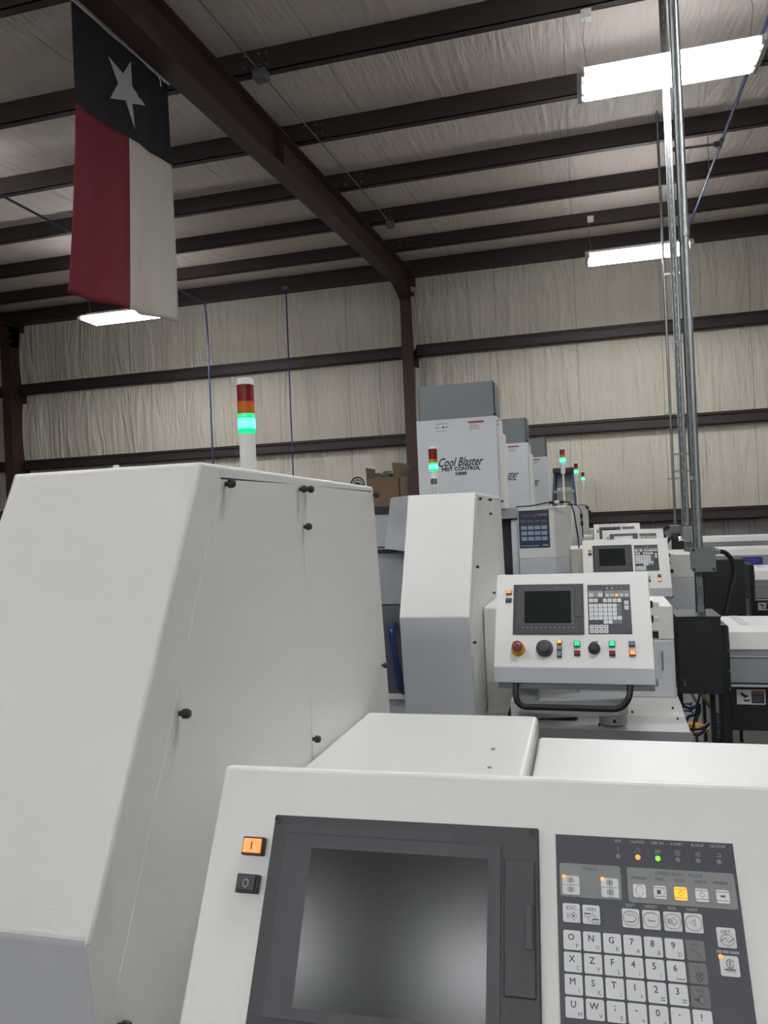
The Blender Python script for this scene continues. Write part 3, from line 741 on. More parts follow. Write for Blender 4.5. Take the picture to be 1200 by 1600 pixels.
    for i in range(22):
        a = R(-220+i*12.5); mk.box(.3443+.0235*math.cos(a)-.0006, .3443+.0235*math.cos(a)+.0006, .2897+.0235*math.sin(a)-.0006, .2897+.0235*math.sin(a)+.0006, 0, .0004)
    mk.prism([(.334, .2640), (.357, .2615), (.357, .2655)], 0, .0004, 'z'); mk.build('knob_scale', 'ink', t)
    button(.2192, .2352, .2595, .2752, 'yellowlit', lab='lit amber button')
    button(.2192, .2352, .2830, .2985, 'memgray'); button(.2192, .2352, .3065, .3220, 'memgray')
    for u in (.2765, .3930): button(u, u+.0208, .2638, .2842, 'greenbtn', lab='lit green button'); button(u, u+.0208, .2982, .3166, 'redbtn', lab='dark red button')
    button(.4588, .4792, .2640, .2828, 'keygray'); button(.4588, .4792, .2965, .3150, 'orangelit', lab='lit orange button')
    # side fittings
    for (y, z) in ((-.045, .440), (-.052, .390)):
        MB().box(W, W+.008, y-.008, y+.008, z-.012, z+.012).build('side_switch', 'black', t, bevel=.001)
        MB().box(W+.008, W+.028, y-.006, y+.006, z-.008, z+.008).build('switch_cover', 'beige', t, bevel=.002)
    MB().box(W, W+.022, -.075, -.05, .325, .350).build('side_socket', 'black', t, bevel=.002)
    MB().cyl((W, -.12, .19), (W+.010, -.12, .19), .008, n=12).box(W+.002, W+.012, -.125, -.115, .17, .195).build('side_latch', 'chrome', t)
    # tubular handle under the lip
    MB().tube(arc_path([(.075, yb+.01, zb-.06), (.075, yb-.035, zb-.085), (.085, yb-.04, zb-.128), (.425, yb-.04, zb-.128), (.455, yb-.035, zb-.085), (.455, yb+.01, zb-.06)], .03, 7), .0105, n=12).build('handle', 'rubber', t, smooth=True)
    # swing arm
    a = MB(); zt, zb2 = .095, .030
    a.prism([(.035, -.05), (.06, -.075), (.42, .0), (.45, .03), (.45, .09), (.42, .115), (.06, .045), (.035, .02)], zb2, zt, 'z')
    arm = a.build('swing_arm', 'gray', t, bevel=.006)
    MB().cyl((.10, -.035, zt), (.10, -.035, zb-.078), .04, n=28).build('upper_pivot', 'gray', t, smooth=True)
    MB().cyl((.395, .06, zb2), (.395, .06, -.006), .050, n=28).build('lower_pivot', 'gray', t, smooth=True)
    MB().cyl((.40, .002, .012), (.40, .012, .012), .006, n=8).build('pivot_screw', 'black', t)
    return t
pend = make_pendant()
PP = [(-.3644, .7142, .8518, .99, 'nearest control panel, bottom of the photo, large screen with faint reflections'),
      (-.327, 2.9, .8575, -1.65, 'second control panel from the viewer, shown whole with red and yellow stop knob'),
      (-.0218, 5.32, .873, -.8, 'third control panel, upper one with dark screen and orange button, partly covered below'),
      (.154, 7.46, .870, -.3, 'fourth control panel, its screen mirroring a bright lamp'),
      (.104, 9.78, .8755, 0, 'farthest control panel, only its top edge showing above the others')]
for i, (x, y, z, a, lab) in enumerate(PP):
    o = pend if i == 0 else copy_tree(pend)
    o.location = (x, y, z); o.rotation_euler.z = R(a); o['label'] = lab
    if i == 4:
        fb = FB()
        for q, (u, wd) in enumerate(((.06, .03), (.095, .04), (.14, .025), (.175, .04), (.225, .05), (.28, .035), (.32, .045), (.37, .02))):
            fb.box(u, u+wd*.85, .016, .024, 0, .0005)
        fb.build('printed_lettering', 'ink', o)

# ------------------------------------------------------------------ mist collectors
def wall_text(x, y, z): return Matrix.Translation((x, y, z)) @ Matrix.Rotation(R(90), 4, 'X')
def make_mist():
    t = empty('mist_collector', (-.8, 5.4, 1.661), cat='mist collector', group='mist collectors in a row on top of the machines')
    x0, x1, y0, y1 = -1.065, -.528, 5.05, 5.42
    z0 = 1.661
    MB().box(x0, x1, y0+.012, y1, z0, 2.272).build('housing', 'collector', t, bevel=.004)
    MB().box(x0, x1-.003, y0, y0+.010, z0+.004, 2.270).build('front_door', 'collector', t, bevel=.003)
    MB().box(x1, x1+.022, y0+.06, y1-.02, z0, 2.17).build('side_panel', 'white', t, bevel=.003)
    MB().box(x0+.02, x1-.022, y0+.03, y1-.03, 2.272, 2.505).box(x0+.014, x0+.022, y0+.026, y1-.03, 2.272, 2.509).box(x1-.026, x1-.018, y0+.026, y1-.03, 2.272, 2.509).box(x1-.016, x1-.008, y0+.05, y1-.05, 2.28, 2.50).build('exhaust_hood', 'duct', t, bevel=.002)
    for z in (2.215, 2.24): MB().cyl((x1, y0+.04, z), (x1+.006, y0+.04, z), .005, n=10).build('bolt', 'black', t)
    MB().box(x1-.02, x1-.002, y0+.015, y0+.03, 2.27, 2.29).build('latch', 'dark', t)
    y = y0-.0006
    s = MB(); s.text('Cool Blaster', wall_text(-.775, y, 1.983), shear=.42, bold=.022, width=.295, height=.058)
    s.text('MIST CONTROL', wall_text(-.776, y, 1.937), bold=.055, width=.255, height=.024); s.text('1000', wall_text(-.776, y, 1.905), bold=.055, width=.072, height=.022)
    s.cyl((-.948, y, 1.965), (-.948, y-.0004, 1.965), .018, n=20)
    s.build('printed_lettering', 'black', t)
    l = MB().box(-.945, -.850, y-.0003, y, 2.190, 2.252).build('hazard_label', 'collector', t)
    g = MB(); g.prism([(-.893, 2.212), (-.873, 2.212), (-.883, 2.228)], y-.0012, y-.0006, 'y'); 
    for q in ((-.925, 2.212), (-.858, 2.212)): g.box(q[0]-.012, q[0]+.012, y-.001, y-.0006, q[1], q[1]+.002); g.box(q[0]-.008, q[0]-.005, y-.001, y-.0006, q[1], q[1]+.016); g.box(q[0]+.003, q[0]+.006, y-.001, y-.0006, q[1], q[1]+.016)
    for q in range(7): g.box(-.93+q*.011, -.924+q*.011, y-.001, y-.0006, 2.192, 2.196)
    for q in range(7): g.box(-.93+q*.011, -.922+q*.011, y-.001, y-.0006, 2.240, 2.244)
    g.build('label_marks', 'bezel', l)
    l = MB().box(-.715, -.612, y-.0003, y, 2.186, 2.246).build('warning_label', 'sticker', t)
    MB().box(-.715, -.612, y-.0008, y-.0003, 2.232, 2.246).build('label_band', 'stickred', l)
    g = MB()
    for q in range(4): g.box(-.71, -.64-.012*(q % 2), y-.0008, y-.0003, 2.192+q*.009, 2.1955+q*.009)
    g.build('label_print', 'memgray', l)
    return t
ms = make_mist()
labs = ['largest mist collector box lettered Cool Blaster, nearest of the row',
        'middle mist collector box, half covered by the nearest, lettering cut off',
        'smallest and farthest mist collector box of the row']
for i, (x, y) in enumerate(((0, 0), (.05, 2.2), (.125, 4.35))):
    o = ms if i == 0 else copy_tree(ms)
    o.location = Vector((-.8, 5.4, 1.661))+Vector((x, y, 0)); o['label'] = labs[i]
    if 'group' in o: del o['group']

# ------------------------------------------------------------------ black hoods and bar feeders on the right
def hood(x0, x1, y0, y1, z0, z1, label, legs=True):
    t = empty('machine_hood', ((x0+x1)/2, (y0+y1)/2, 0), label, 'machine guard')
    MB().box(x0, x1, y0, y1, z0, z1-.006).build('hood_body', 'blackpaint', t, bevel=.003)
    MB().box(x0-.002, x1+.003, y0-.003, y1, z1-.006, z1).build('top_plate', 'blackpaint', t, bevel=.001)
    MB().box(x0, x1-.01, y0-.0015, y0, z0+.062, z0+.064).build('fold_line', 'bezel', t)
    MB().lathe([(.003, 0), (.003, .006)], (x0+.02, y0-.006, z0+.055), 8, A=Matrix.Rotation(R(90), 4, 'X')).box(x0+.018, x0+.024, y0-.012, y0, z0+.036, z0+.048).build('catch', 'chrome', t)
    if legs:
        for x in (x0+.012, x1-.026):
            MB().box(x, x+.02, y1-.04, y1-.02, 0, z0+.01).build('leg', 'blackpaint', t)
    return t
hood(.345, .512, 3.33, 3.56, .870, 1.186, 'black box hood carrying the nearest thick conduit post')
hood(.72, .985, 5.38, 5.70, .80, 1.267, 'larger black hood behind the square junction box plate')
hood(.785, .93, 7.66, 7.95, 1.15, 1.300, 'small black hood farthest back, below the small junction boxes')

def make_feeder(label, xe, yf, zt, k, xr):
    """bar feeder: xe left end, yf front of the top, zt height of the top, k size of its cross section"""
    t = empty('bar_feeder', ((xe+xr)/2, yf+.15*k, 0), label, 'machine')
    Y = lambda v: yf+v*k
    Z = lambda v: zt+v*k
    MB().prism([(Y(.27), Z(0)), (Y(.065), Z(0)), (Y(.065), Z(-.063)), (Y(.27), Z(-.063))], xe, xr).build('top_cover', 'white', t, bevel=.003)
    MB().prism([(Y(.065), Z(0)), (Y(0), Z(-.012)), (Y(-.025), Z(-.063)), (Y(.065), Z(-.063))], xe, xr).build('front_cover', 'white', t, bevel=.003)
    MB().box(xe+.063*k, xe+.089*k, Y(.068), Y(.268), Z(.0005), Z(.0015)).build('cover_strip', 'gray', t)
    MB().box(xe, xr, Y(-.02), Y(.27), Z(-.167), Z(-.063)).box(xe, xr, Y(-.024), Y(-.02), Z(-.087), Z(-.0845), 1).build('side_band', ['midgray', 'gray'], t, bevel=.002)
    MB().box(xe, xr, Y(-.015), Y(.27), Z(-.182), Z(-.167)).box(xe, xr, Y(-.022), Y(0), Z(-.179), Z(-.172), 1).build('lower_rail', ['dark', 'gray'], t)
    MB().box(xe, xr, Y(0), Y(.05), Z(-.32), Z(-.184)).build('base_beam', 'blackpaint', t, bevel=.003)
    for x in (xe+.225*k, (xe+xr)/2, xr-.3): MB().box(x, x+.03*k, Y(.01), Y(.045), 0, Z(-.32)).build('leg', 'blackpaint', t)
    x1 = xe-.02*k
    MB().prism([(Y(-.2), Z(.04)), (Y(0), Z(.04)), (Y(.27), Z(-.03)), (Y(.27), Z(-.12)), (Y(-.12), Z(-.14)), (Y(-.12), Z(-.65)), (Y(-.17), Z(-.65)), (Y(-.19), Z(-.35)), (Y(-.2), Z(-.05))], x1-.02*k, x1).prism([(Y(-.1), Z(.022)), (Y(.27), Z(.022)), (Y(.27), Z(-.12)), (Y(-.03), Z(-.14)), (Y(-.03), Z(-.65)), (Y(-.08), Z(-.65)), (Y(-.1), Z(-.15)), (Y(-.11), Z(-.03))], x1, xe).build('end_plate', 'blackpaint', t, bevel=.003)
    for z in (-.05, -.11, -.165): MB().cyl((xe-.007*k, Y(-.11), Z(z)), (xe-.007*k, Y(-.118), Z(z)), .004*k, n=8).build('bolt', 'galv', t)
    y = Y(0)-.0015
    for x in (xe+.031*k, xe+.131*k):
        s = MB().box(x, x+.082*k, y-.0005, y+.0015, Z(-.238), Z(-.192)).build('warning_label', 'sticker', t)
        g = MB().box(x+.042*k, x+.079*k, y-.0012, y-.0005, Z(-.234), Z(-.203), 1).box(x+.042*k, x+.079*k, y-.0014, y-.0005, Z(-.2025), Z(-.194), 0)
        for q in range(3): g.box(x+.046*k, x+.074*k, y-.0016, y-.0012, Z(-.228+q*.007), Z(-.227+q*.007), 2)
        g.build('label_print', ['stickred', 'bezel', 'memgray'], s)
        P = lambda l: [(x+a*k, Z(b-1.25)) for a, b in l]
        g = MB().prism(P([(.010, 1.046), (.014, 1.050), (.024, 1.042), (.034, 1.040), (.032, 1.035), (.022, 1.032), (.016, 1.038)]), y-.0012, y-.0005, 'y')
        g.prism(P([(.018, 1.030), (.026, 1.026), (.038, 1.028), (.036, 1.022), (.022, 1.021)]), y-.0012, y-.0005, 'y')
        g.build('hand_symbol', 'black', s)
    return t
make_feeder('nearest bar feeder at the right edge, white top over grey band with warning labels', .575, 3.69, 1.082, 1.42, 3.8)
make_feeder('second bar feeder at the right edge, above the nearest one', 1.11, 5.86, 1.162, 1.22, 4.3)
make_feeder('third bar feeder, long pale bands behind the square junction box', 1.0, 7.7, 1.206, 1.1, 4.3)
make_feeder('farthest bar feeder, white band just below the lowest girt', .84, 9.3, 1.25, 1, 4.3)
# blue maker's sign on the third feeder
sg = empty('sign', (1.457, 7.67, 1.054), 'blue maker sign with paler lettering by the right edge', 'sign')
MB().box(1.34, 1.558, 7.668, 7.6735, 1.054, 1.121).build('sign_plate', 'signblue', sg, bevel=.001)
MB().text('CITIZEN', wall_text(1.446, 7.6675, 1.088), width=.165, height=.036, bold=.01).build('sign_lettering', 'signtext', sg)

# ------------------------------------------------------------------ conduit risers
def riser(x, y, zbase, ztop, strut_w, pipe_r, box, label, pipes, clamps, side='front', lean=0):
    t = empty('conduit_riser', (x, y, zbase), label, 'conduit')
    # slotted strut channel
    s = MB(); w = strut_w/2
    s.box(x-w, x+w, y, y+.003, zbase, ztop).box(x-w, x-w+.003, y, y+.03, zbase, ztop).box(x+w-.003, x+w, y, y+.03, zbase, ztop)
    sl = s; z = zbase+.05
    while z < ztop-.1:
        sl.prism([(x+a, z+b) for a, b in rounded(strut_w*.3, .026, .0045, 3)], y-.0006, y, 'y', mi=1); z += .07
    s.build('strut_channel', ['galvd', 'galv' if strut_w > .03 else 'dark'], t)
    for dx, r, z0, z1 in pipes:
        MB().cyl((x+dx, y-.012-r, z0), (x+dx, y-.012-r, z1), r, n=14).cyl((x+dx, y-.012-r, z0+.13), (x+dx, y-.012-r, z0+.155), r*1.25, n=14).cyl((x+dx, y-.012-r, z0+1.3), (x+dx, y-.012-r, z0+1.33), r*1.3, n=14).build('conduit', 'galv', t, smooth=True)
    for z, w2 in clamps:
        MB().box(x-w2, x+w2, y-.004, y, z-.008, z+.008).build('clamp_bar', 'galv', t, bevel=.001)
    return t
ra = riser(.455, 3.45, 1.186, 5.13, .034, .012, None, 'nearest and thickest conduit post, standing on the black box hood',
           [(.006, .011, 1.459, 5.13)], [(1.75, .02)])
# square cover plate box of the nearest riser
jb = empty('junction_box', (.463, 3.40, 1.36), 'square galvanized junction box with black hose, on the nearest conduit post', 'junction box')
MB().box(.421, .505, 3.372, 3.446, 1.368, 1.457).build('box', 'galvd', jb, bevel=.002)
MB().prism([(.463+a, 1.4125+b) for a, b in rounded(.093, .100, .008, 4)], 3.366, 3.372, 'y').build('cover_plate', 'galvd', jb)
for dx, dz in ((-.037, .040), (.037, .040), (-.037, -.040), (.037, -.040)):
    MB().cyl((.463+dx, 3.366, 1.4125+dz), (.463+dx, 3.364, 1.4125+dz), .006, n=10).build('cover_screw', 'black' if (dx*dz < 0 or dx < 0) else 'galv', jb)
MB().cyl((.505, 3.41, 1.441), (.513, 3.41, 1.441), .011, n=14).cyl((.513, 3.41, 1.441), (.527, 3.41, 1.441), .014, n=6).cyl((.527, 3.41, 1.441), (.533, 3.41, 1.441), .010, n=14).build('hose_connector', 'chrome', jb)
MB().tube(smooth_path([(.530, 3.41, 1.441), (.556, 3.43, 1.434), (.585, 3.46, 1.402), (.60, 3.52, 1.35), (.60, 3.62, 1.27), (.595, 3.68, 1.20), (.59, 3.72, 1.15)], 6), .0098, n=10).build('black_hose', 'rubber', jb, smooth=True)
rb = riser(.686, 5.75, 1.307, 5.28, .034, .010, None, 'middle thin conduit post, behind the nearest thick one',
           [(.012, .010, 1.485, 5.28), (-.023, .0045, 1.492, 5.28)], [(3.26, .07), (1.99, .063), (2.78, .055), (1.87, .06)])
jb = empty('junction_box', (.695, 5.67, 1.38), 'small galvanized junction box at the foot of the middle conduit post', 'junction box')
MB().box(.660, .738, 5.675, 5.744, 1.374, 1.479).build('box', 'galv', jb, bevel=.003)
MB().cyl((.660, 5.70, 1.396), (.638, 5.70, 1.396), .012, n=12).cyl((.638, 5.70, 1.396), (.628, 5.70, 1.396), .016, n=6).build('hose_connector', 'chrome', jb)
MB().tube(smooth_path([(.630, 5.70, 1.396), (.60, 5.71, 1.412), (.565, 5.74, 1.39), (.545, 5.77, 1.34), (.545, 5.78, 1.312)], 5), .013, n=10).build('black_hose', 'rubber', jb, smooth=True)
MB().box(.680, .718, 5.728, 5.746, 1.31, 1.375).build('bracket', 'galvd', jb)
rc = riser(.838, 7.80, 1.300, 5.40, .022, .0077, None, 'farthest and thinnest conduit post, leftmost of the three',
           [(-.004, .0077, 1.45, 5.40)], [(1.88, .055), (2.50, .055)])
jb = empty('junction_box', (.82, 7.72, 1.34), 'tiny cast junction box with curved hose at the foot of the leftmost conduit', 'junction box')
MB().box(.775, .872, 7.70, 7.765, 1.353, 1.44).build('box', 'galvd', jb, bevel=.008)
MB().tube(smooth_path([(.777, 7.72, 1.42), (.735, 7.71, 1.42), (.71, 7.71, 1.375), (.722, 7.72, 1.34), (.73, 7.74, 1.324)], 5), .013, n=10).build('black_hose', 'rubber', jb, smooth=True)
MB().box(.79, .86, 7.67, 7.76, 1.301, 1.352).build('lower_block', 'black', jb, bevel=.003)

# ------------------------------------------------------------------ ceiling conduit, air pipes and drops
def purl(y): return 5.5-.063*(12-y)
t = empty('ceiling_conduit', (-2.22, 6.5, purl(6.5)), 'thin grey conduit with two boxes running along the roof beside the big beam', 'conduit')
MB().tube([(-2.27, -2.0, purl(-2)-.012), (-2.25, 5.5, purl(5.5)-.012), (-2.20, 9.4, purl(9.4)-.012)], .0065, n=8).build('conduit', 'galvd', t, smooth=True)
for y, x, s in ((5.47, -2.245, .055), (9.38, -2.20, .05)):
    MB().box(x-s, x+s, y-.05, y+.05, purl(y)-.075, purl(y)-.003).build('junction_box', 'galvd', t, bevel=.008)
t = empty('air_pipe', (-5.42, 8, 5.0), 'blue air pipe running under the roof at left, passing behind the flag', 'pipe')
MB().tube([(-5.42, -3, 4.93), (-5.42, 10.45, 4.98)], .013, n=10).build('pipe', 'bluepipe', t, smooth=True)
MB().tube(arc_path([(-5.42, 10.4, 4.98), (-5.42, 10.6, 4.98), (-5.40, 10.6, 4.6), (-5.39, 10.6, .6)], .08), .013, n=10).build('drop', 'bluepipe', t, smooth=True)
for y in (8.09, 9.39): MB().tube([(-5.42, y, 4.98), (-5.42, y, purl(y))], .004, n=6).build('hanger_rod', 'galv', t)
t = empty('air_drop', (-4.56, 11.75, 0), 'thin blue vertical air line right of the flag, the right-hand one', 'pipe')
MB().tube([(-4.55, 11.75, 5.43), (-4.57, 11.75, 0)], .012, n=10).build('drop', 'bluepipe', t, smooth=True)
MB().box(-4.60, -4.50, 11.72, 11.78, 5.41, 5.44).build('ceiling_bracket', 'galvd', t)
t = empty('air_pipe', (1.27, 6, 4.85), 'blue air pipe under the roof at right with a short side branch', 'pipe')
MB().tube([(1.32, -3, 4.80), (1.33, 10.5, 4.87)], .013, n=10).build('pipe', 'bluepipe', t, smooth=True)
MB().tube([(1.325, 7.45, 4.85), (.95, 7.45, 4.86)], .011, n=8).cyl((1.325, 7.45, 4.85), (1.27, 7.45, 4.85), .024, n=10).cyl((1.325, 7.36, 4.85), (1.325, 7.54, 4.85), .02, n=10).cyl((.96, 7.45, 4.86), (.91, 7.45, 4.86), .02, n=10).build('branch', 'bezel', t, smooth=True)
for y in (5.49, 8.09): MB().tube([(1.325, y, 4.84), (1.325, y, purl(y))], .004, n=6).build('hanger_rod', 'galv', t)

# ------------------------------------------------------------------ flag
fl = empty('flag', (-2.68, 4.3, 2.94), 'Texas flag hanging vertically from the roof beam, blue over red and white', 'flag')
def fS(u, t):
    """cloth surface: u 0..1 from the near edge to the far one, t 0..1 downwards"""
    def edge(P, t):
        a = .345
        if t < a: k = t/a; return P[0][0]+(P[1][0]-P[0][0])*k, P[0][1]+(P[1][1]-P[0][1])*k
        k = (t-a)/(1-a); return P[1][0]+(P[2][0]-P[1][0])*k**1.2, P[1][1]+(P[2][1]-P[1][1])*k
    L = edge([(3.782, 4.642), (3.772, 4.055), (3.634, 2.942)], t); Rr = edge([(4.825, 4.722), (4.83, 4.157), (4.80, 3.049)], t)
    y = L[0]+(Rr[0]-L[0])*u; z = L[1]+(Rr[1]-L[1])*u
    am = .003+.012*t*t+.008*t
    x = -2.685+am*math.sin(u*13+2.2*t)+.45*am*math.sin(u*29+3*t+1)
    z -= .012*math.exp(-((u-.16)/.10)**2)*math.exp(-((t-.345)/.05)**2)
    return x, y, z
def cloth_part(name, u0, u1, t0, t1, m, nu=24, nt=30):
    vs = [fS(u0+(u1-u0)*i/nu, t0+(t1-t0)*j/nt) for j in range(nt+1) for i in range(nu+1)]
    fs = [(j*(nu+1)+i, j*(nu+1)+i+1, (j+1)*(nu+1)+i+1, (j+1)*(nu+1)+i) for j in range(nt) for i in range(nu)]
    o = MB().add(vs, fs).build(name, m, fl, smooth=True, fixn=False)
    s = o.modifiers.new('thick', 'SOLIDIFY'); s.thickness = .003; s.offset = 0
    return o
cloth_part('blue_canton', 0, 1, 0, .345, 'navy', 48, 16)
cloth_part('red_stripe', 0, .508, .345, 1, 'flagred')
cloth_part('white_stripe', .508, 1, .345, 1, 'flagwhite')
star = [(4.131, 4.521), (4.27, 4.491), (4.364, 4.621), (4.366, 4.462), (4.518, 4.416), (4.358, 4.347), (4.375, 4.191), (4.286, 4.33), (4.133, 4.267), (4.215, 4.402)]
cy, cz = sum(p[0] for p in star)/10, sum(p[1] for p in star)/10
def flag_x(y, z):
    t = .345*(4.642+.077*(y-3.78)-z)/.58; u = (y-3.777)/1.05
    return fS(min(max(u, 0), 1), min(max(t, 0), 1))[0]
mb = MB(); N = 6
for i in range(10):
    a, b = star[i], star[(i+1) % 10]
    for k in range(N):
        for side in (1,):
            q = [(cy+(a[0]-cy)*k/N, cz+(a[1]-cz)*k/N), (cy+(b[0]-cy)*k/N, cz+(b[1]-cz)*k/N), (cy+(b[0]-cy)*(k+1)/N, cz+(b[1]-cz)*(k+1)/N), (cy+(a[0]-cy)*(k+1)/N, cz+(a[1]-cz)*(k+1)/N)]
            mb.add([(flag_x(*p)+.0045, p[0], p[1]) for p in q], [(0, 1, 2, 3)])
so = mb.build('star', 'star', fl, fixn=False)
s = so.modifiers.new('thick', 'SOLIDIFY'); s.thickness = .002; s.offset = 0
MB().cyl((-2.683, 3.74, 4.648), (-2.683, 4.85, 4.737), .011, n=12).build('flag_pole', 'white', fl, smooth=True)
MB().tube([(-2.683, 4.70, 4.72), (-2.67, 4.71, 4.68), (-2.68, 4.73, 4.655)], .004, n=6).tube([(-2.683, 4.74, 4.73), (-2.665, 4.75, 4.69)], .004, n=6).build('tie_string', 'white', fl)

# ------------------------------------------------------------------ ladder, carton, fan, cables and hoses
ld = empty('stepladder', (-.26, 11.35, 0), 'blue fibreglass stepladder with black top standing by the far wall', 'ladder')
for sx, lab in ((-1, 0), (1, 1)):
    MB().prism([(-.265+sx*.12-.016, 2.17), (-.265+sx*.12+.016, 2.17), (-.265+sx*.30+.016, 0), (-.265+sx*.30-.016, 0)], 11.25, 11.30, 'y').build('side_rail', 'ladderblue', ld)
    MB().prism([(-.265+sx*.11-.014, 2.15), (-.265+sx*.11+.014, 2.15), (-.265+sx*.26+.014, 0), (-.265+sx*.26-.014, 0)], 11.72, 11.76, 'y').build('rear_rail', 'ladderblue', ld)
MB().box(-.41, -.12, 11.20, 11.78, 2.14, 2.215).build('top_cap', 'black', ld, bevel=.01)
for k in range(6):
    z = 1.86-.3*k; h = .12+.09*(2.17-z)/1.1
    MB().box(-.265-h, -.265+h, 11.23, 11.32, z, z+.035).build('step', 'alu', ld, bevel=.004)
MB().box(-.265-.12, -.265+.12, 11.72, 11.75, 1.95, 2.14).build('rear_brace', 'alu', ld)

ct = empty('cardboard_box', (-.94, 3.75, 1.69), 'open brown cardboard box stuffed with dark wrapping, behind the nearest machine', 'box')
bx0, bx1, by0, by1, bz0, bz1 = -1.035, -.868, 3.66, 3.84, 1.692, 1.845
b = MB()
b.box(bx0, bx1, by0, by0+.004, bz0, bz1-.006).box(bx0, bx1, by1-.004, by1, bz0, bz1).box(bx0, bx0+.004, by0, by1, bz0, bz1).box(bx1-.004, bx1, by0, by1, bz0, bz1).box(bx0, bx1, by0, by1, bz0, bz0+.004)
b.box(bx0, bx1, by0-.001, by0, bz0+.085, bz0+.09)
b.build('carton_body', 'cardboard', ct)
f = MB(); f.add([(bx1-.03, by0, bz1-.01), (bx1, by0, bz1-.01), (bx1+.018, by0-.02, bz1+.055), (bx1-.03, by0-.02, bz1+.06), (bx1-.04, by0+.05, bz1+.03)], [(0, 1, 2, 3), (0, 3, 4)])
f.add([(bx1, by0, bz1-.01), (bx1, by1, bz1), (bx1+.03, by1-.02, bz1+.05), (bx1+.02, by0-.02, bz1+.055)], [(0, 1, 2, 3)])
f.add([(bx0, by0, bz1-.01), (bx0+.045, by0, bz1-.012), (bx0+.05, by0-.015, bz1+.032), (bx0+.002, by0-.018, bz1+.042)], [(0, 1, 2, 3)])
fo = f.build('flap', 'cardboard', ct, fixn=False); s = fo.modifiers.new('thick', 'SOLIDIFY'); s.thickness = .004
wv = MB()
for cx, rr, zz in ((-.99, .035, bz1-.01), (-.945, .04, bz1-.004), (-.905, .03, bz1-.012), (-.96, .03, bz1-.03)):
    prof = [(rr*math.sin(a), rr*.8*-math.cos(a)) for a in [R(5+i*17) for i in range(11)]]
    wv.lathe(prof, (cx, 3.73, zz), 14)
wo = wv.build('wrapping', 'darkwrap', ct, smooth=True)
d = wo.modifiers.new('crumple', 'DISPLACE'); tx = bpy.data.textures.new('crumple', 'CLOUDS'); tx.noise_scale = .02; d.texture = tx; d.strength = .02

fn_ = empty('cable_reel', (-1.08, 3.7, 1.69), 'small black round reel peeking over the nearest machine roof, left of the carton', 'reel')
MB().tube([(-1.095+.034*math.cos(a), 3.7, 1.812+.034*math.sin(a)) for a in [2*math.pi*i/24 for i in range(25)]], .004, n=6).tube([(-1.095+.022*math.cos(a), 3.7, 1.812+.022*math.sin(a)) for a in [2*math.pi*i/20 for i in range(21)]], .0025, n=6).build('rim', 'black', fn_, smooth=True)
h = MB().cyl((-1.095, 3.685, 1.812), (-1.095, 3.715, 1.812), .010, n=14)
for i in range(8): h.tube([(-1.095, 3.7, 1.812), (-1.095+.034*math.cos(i*math.pi/4), 3.7, 1.812+.034*math.sin(i*math.pi/4))], .0015, n=5)
h.box(-1.103, -1.087, 3.69, 3.71, 1.6925, 1.78).build('hub_and_stand', 'black', fn_)

def cable(label, pts, r, conns, y):
    t = empty('power_cable', pts[0], label, 'cable')
    MB().tube(smooth_path(pts, 6), r, n=8).build('cord', 'rubber', t, smooth=True)
    for a, b, rr, m in conns:
        MB().cyl(a, b, rr, n=12).build('connector', m, t, smooth=True)
cable('black power cable with a white-banded connector lying across the grey machine roof',
      [(-.428, 5.06, 1.668), (-.33, 5.05, 1.670), (-.25, 5.05, 1.682), (-.213, 5.05, 1.686), (-.12, 5.05, 1.686), (-.088, 5.10, 1.676), (-.066, 5.12, 1.62), (-.054, 5.14, 1.52), (-.046, 5.2, 1.44), (-.044, 5.3, 1.375)], .0042,
      [((-.216, 5.05, 1.685), (-.183, 5.05, 1.686), .010, 'black'), ((-.183, 5.05, 1.686), (-.152, 5.05, 1.687), .0105, 'beige'), ((-.152, 5.05, 1.687), (-.123, 5.05, 1.686), .010, 'black')], 5.05)
cable('second black cable hanging with paired plugs, right of the grey machine cabinet',
      [(-.14, 7.2, 1.672), (-.07, 7.2, 1.672), (-.036, 7.22, 1.632), (-.026, 7.24, 1.56), (-.024, 7.25, 1.48), (-.020, 7.3, 1.372)], .0045,
      [((-.028, 7.24, 1.585), (-.027, 7.24, 1.548), .013, 'black'), ((-.027, 7.24, 1.548), (-.026, 7.25, 1.515), .010, 'alu'), ((-.026, 7.25, 1.515), (-.025, 7.25, 1.478), .013, 'black')], 7.2)
cable('farthest short black cable with two round plugs, against the lower girt',
      [(-.06, 9.6, 1.6685), (0, 9.58, 1.669), (.035, 9.55, 1.650), (.058, 9.54, 1.58), (.065, 9.55, 1.53), (.066, 9.55, 1.50)], .005,
      [((.028, 9.55, 1.652), (.048, 9.54, 1.622), .018, 'black'), ((.058, 9.54, 1.60), (.066, 9.54, 1.565), .016, 'black')], 9.5)

def helix(c, r, L, turns, axis='z', n=14):
    out = []
    for i in range(int(turns*n)+1):
        a = 2*math.pi*i/n; s = L*i/(turns*n)
        out.append((c[0]+r*math.cos(a), c[1]+r*.6*math.sin(a), c[2]+s))
    return out
t = empty('air_hose', (.645, 4.33, 0), 'tightly coiled blue air hose hanging below the black hood, at right', 'hose')
MB().tube(helix((.645, 4.33, .30), .031, .24, 15), .0055, n=6).build('coil', 'hoseblue', t, smooth=True)
MB().tube(smooth_path([(.676, 4.33, .54), (.66, 4.28, .62), (.63, 4.2, .70), (.60, 4.15, .78)], 5), .0055, n=6).tube(smooth_path([(.676, 4.33, .30), (.63, 4.3, .15), (.60, 4.4, .01)], 5), .0055, n=6).build('tail', 'hoseblue', t, smooth=True)
t = empty('air_hose', (.46, 4.2, 0), 'loosely looped blue air hose at the left below the black hood', 'hose')
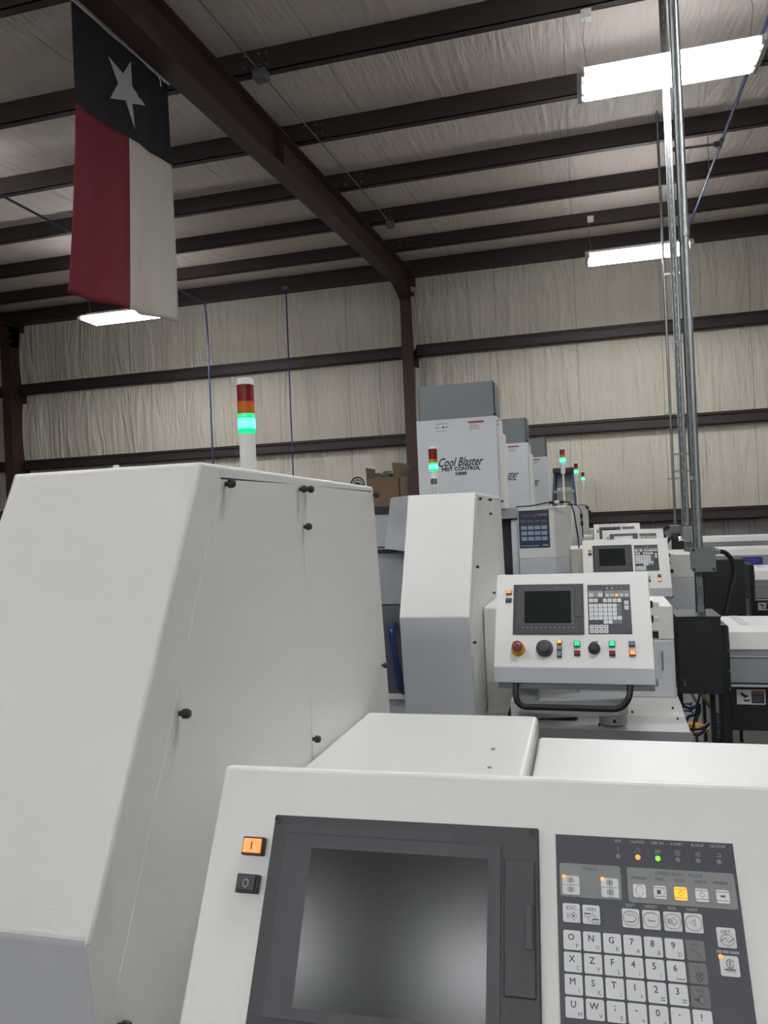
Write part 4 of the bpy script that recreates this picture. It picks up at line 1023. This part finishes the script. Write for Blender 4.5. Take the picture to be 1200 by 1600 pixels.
MB().tube(smooth_path([(.428, 4.18, .66), (.45, 4.18, .61), (.49, 4.2, .595), (.527, 4.22, .61), (.52, 4.23, .56), (.47, 4.22, .54), (.463, 4.2, .49), (.527, 4.2, .49), (.57, 4.23, .51), (.527, 4.24, .45), (.47, 4.23, .43), (.50, 4.23, .2), (.51, 4.27, .01)], 6), .0078, n=8).build('loops', 'hoseblue', t, smooth=True)
MB().tube(helix((.477, 4.24, .56), .022, .055, 3), .004, n=6).build('coil', 'hoseblue', t, smooth=True)
for i, (lab, pts, m, r) in enumerate((
        ('green and yellow sleeved cable bundle draped toward the coiled blue hose', [(.57, 4.48, .62), (.605, 4.44, .55), (.646, 4.42, .505), (.675, 4.42, .51), (.70, 4.45, .45), (.66, 4.48, .2), (.64, 4.5, .01)], 'hosegreen', .010),
        ('olive cable bundle hanging behind the loose blue hose', [(.51, 4.62, .73), (.535, 4.58, .59), (.57, 4.55, .50), (.548, 4.55, .42), (.555, 4.55, .2), (.555, 4.55, .01)], 'hosegreen', .0085),
        ('thin black cable curving down under the black hood', [(.547, 4.12, .84), (.52, 4.10, .70), (.49, 4.08, .585), (.473, 4.08, .47), (.47, 4.08, .2), (.47, 4.1, .01)], 'rubber', .0055),
        ('green cable sagging below the nearest bar feeder', [(.71, 4.7, .44), (.80, 4.7, .39), (.88, 4.7, .385), (.94, 4.7, .41), (1.0, 4.7, .385), (1.11, 4.7, .44), (1.35, 4.7, .53)], 'hosegreen', .011),
        ('dull red hose crossing low under the nearest bar feeder', [(.71, 4.83, .245), (.85, 4.83, .21), (1.02, 4.83, .19), (1.42, 4.83, .16)], 'hosered', .011))):
    t = empty('cable', pts[-1], lab, 'cable')
    MB().tube(smooth_path(pts, 6), r, n=8).build('cord', m, t, smooth=True)
t = empty('hose_guide', (.51, 4.43, 0), 'flat yellow plastic loop lying behind the machine base', 'hose fitting')
cx_, cy_ = .43, 4.40
ring = [(cx_+.165*math.cos(a), cy_+.12*math.sin(a)) for a in [2*math.pi*i/30 for i in range(30)]]
rin = [(cx_+.10*math.cos(a), cy_+.056*math.sin(a)) for a in [2*math.pi*i/30 for i in range(30)]]
mb = MB(); zt_ = .445; vs = [(x, y, zt_) for x, y in ring]+[(x, y, zt_) for x, y in rin]+[(x, y, zt_-.015) for x, y in ring]+[(x, y, zt_-.015) for x, y in rin]
n = 30
mb.add(vs, [(i, (i+1) % n, n+(i+1) % n, n+i) for i in range(n)]+[(2*n+i, 3*n+i, 3*n+(i+1) % n, 2*n+(i+1) % n) for i in range(n)]+[(i, 2*n+i, 2*n+(i+1) % n, (i+1) % n) for i in range(n)]+[(n+i, n+(i+1) % n, 3*n+(i+1) % n, 3*n+i) for i in range(n)])
mb.build('loop', 'yellow', t)
MB().box(.55, .573, 4.37, 4.41, zt_+.0005, zt_+.003).build('label_spot', 'stickred', t)
MB().cyl((cx_, cy_+.088, 0), (cx_, cy_+.088, zt_-.01), .012, n=10).build('stand', 'galvd', t)

for o in C.objects:
    if '_local' in o: del o['_local']
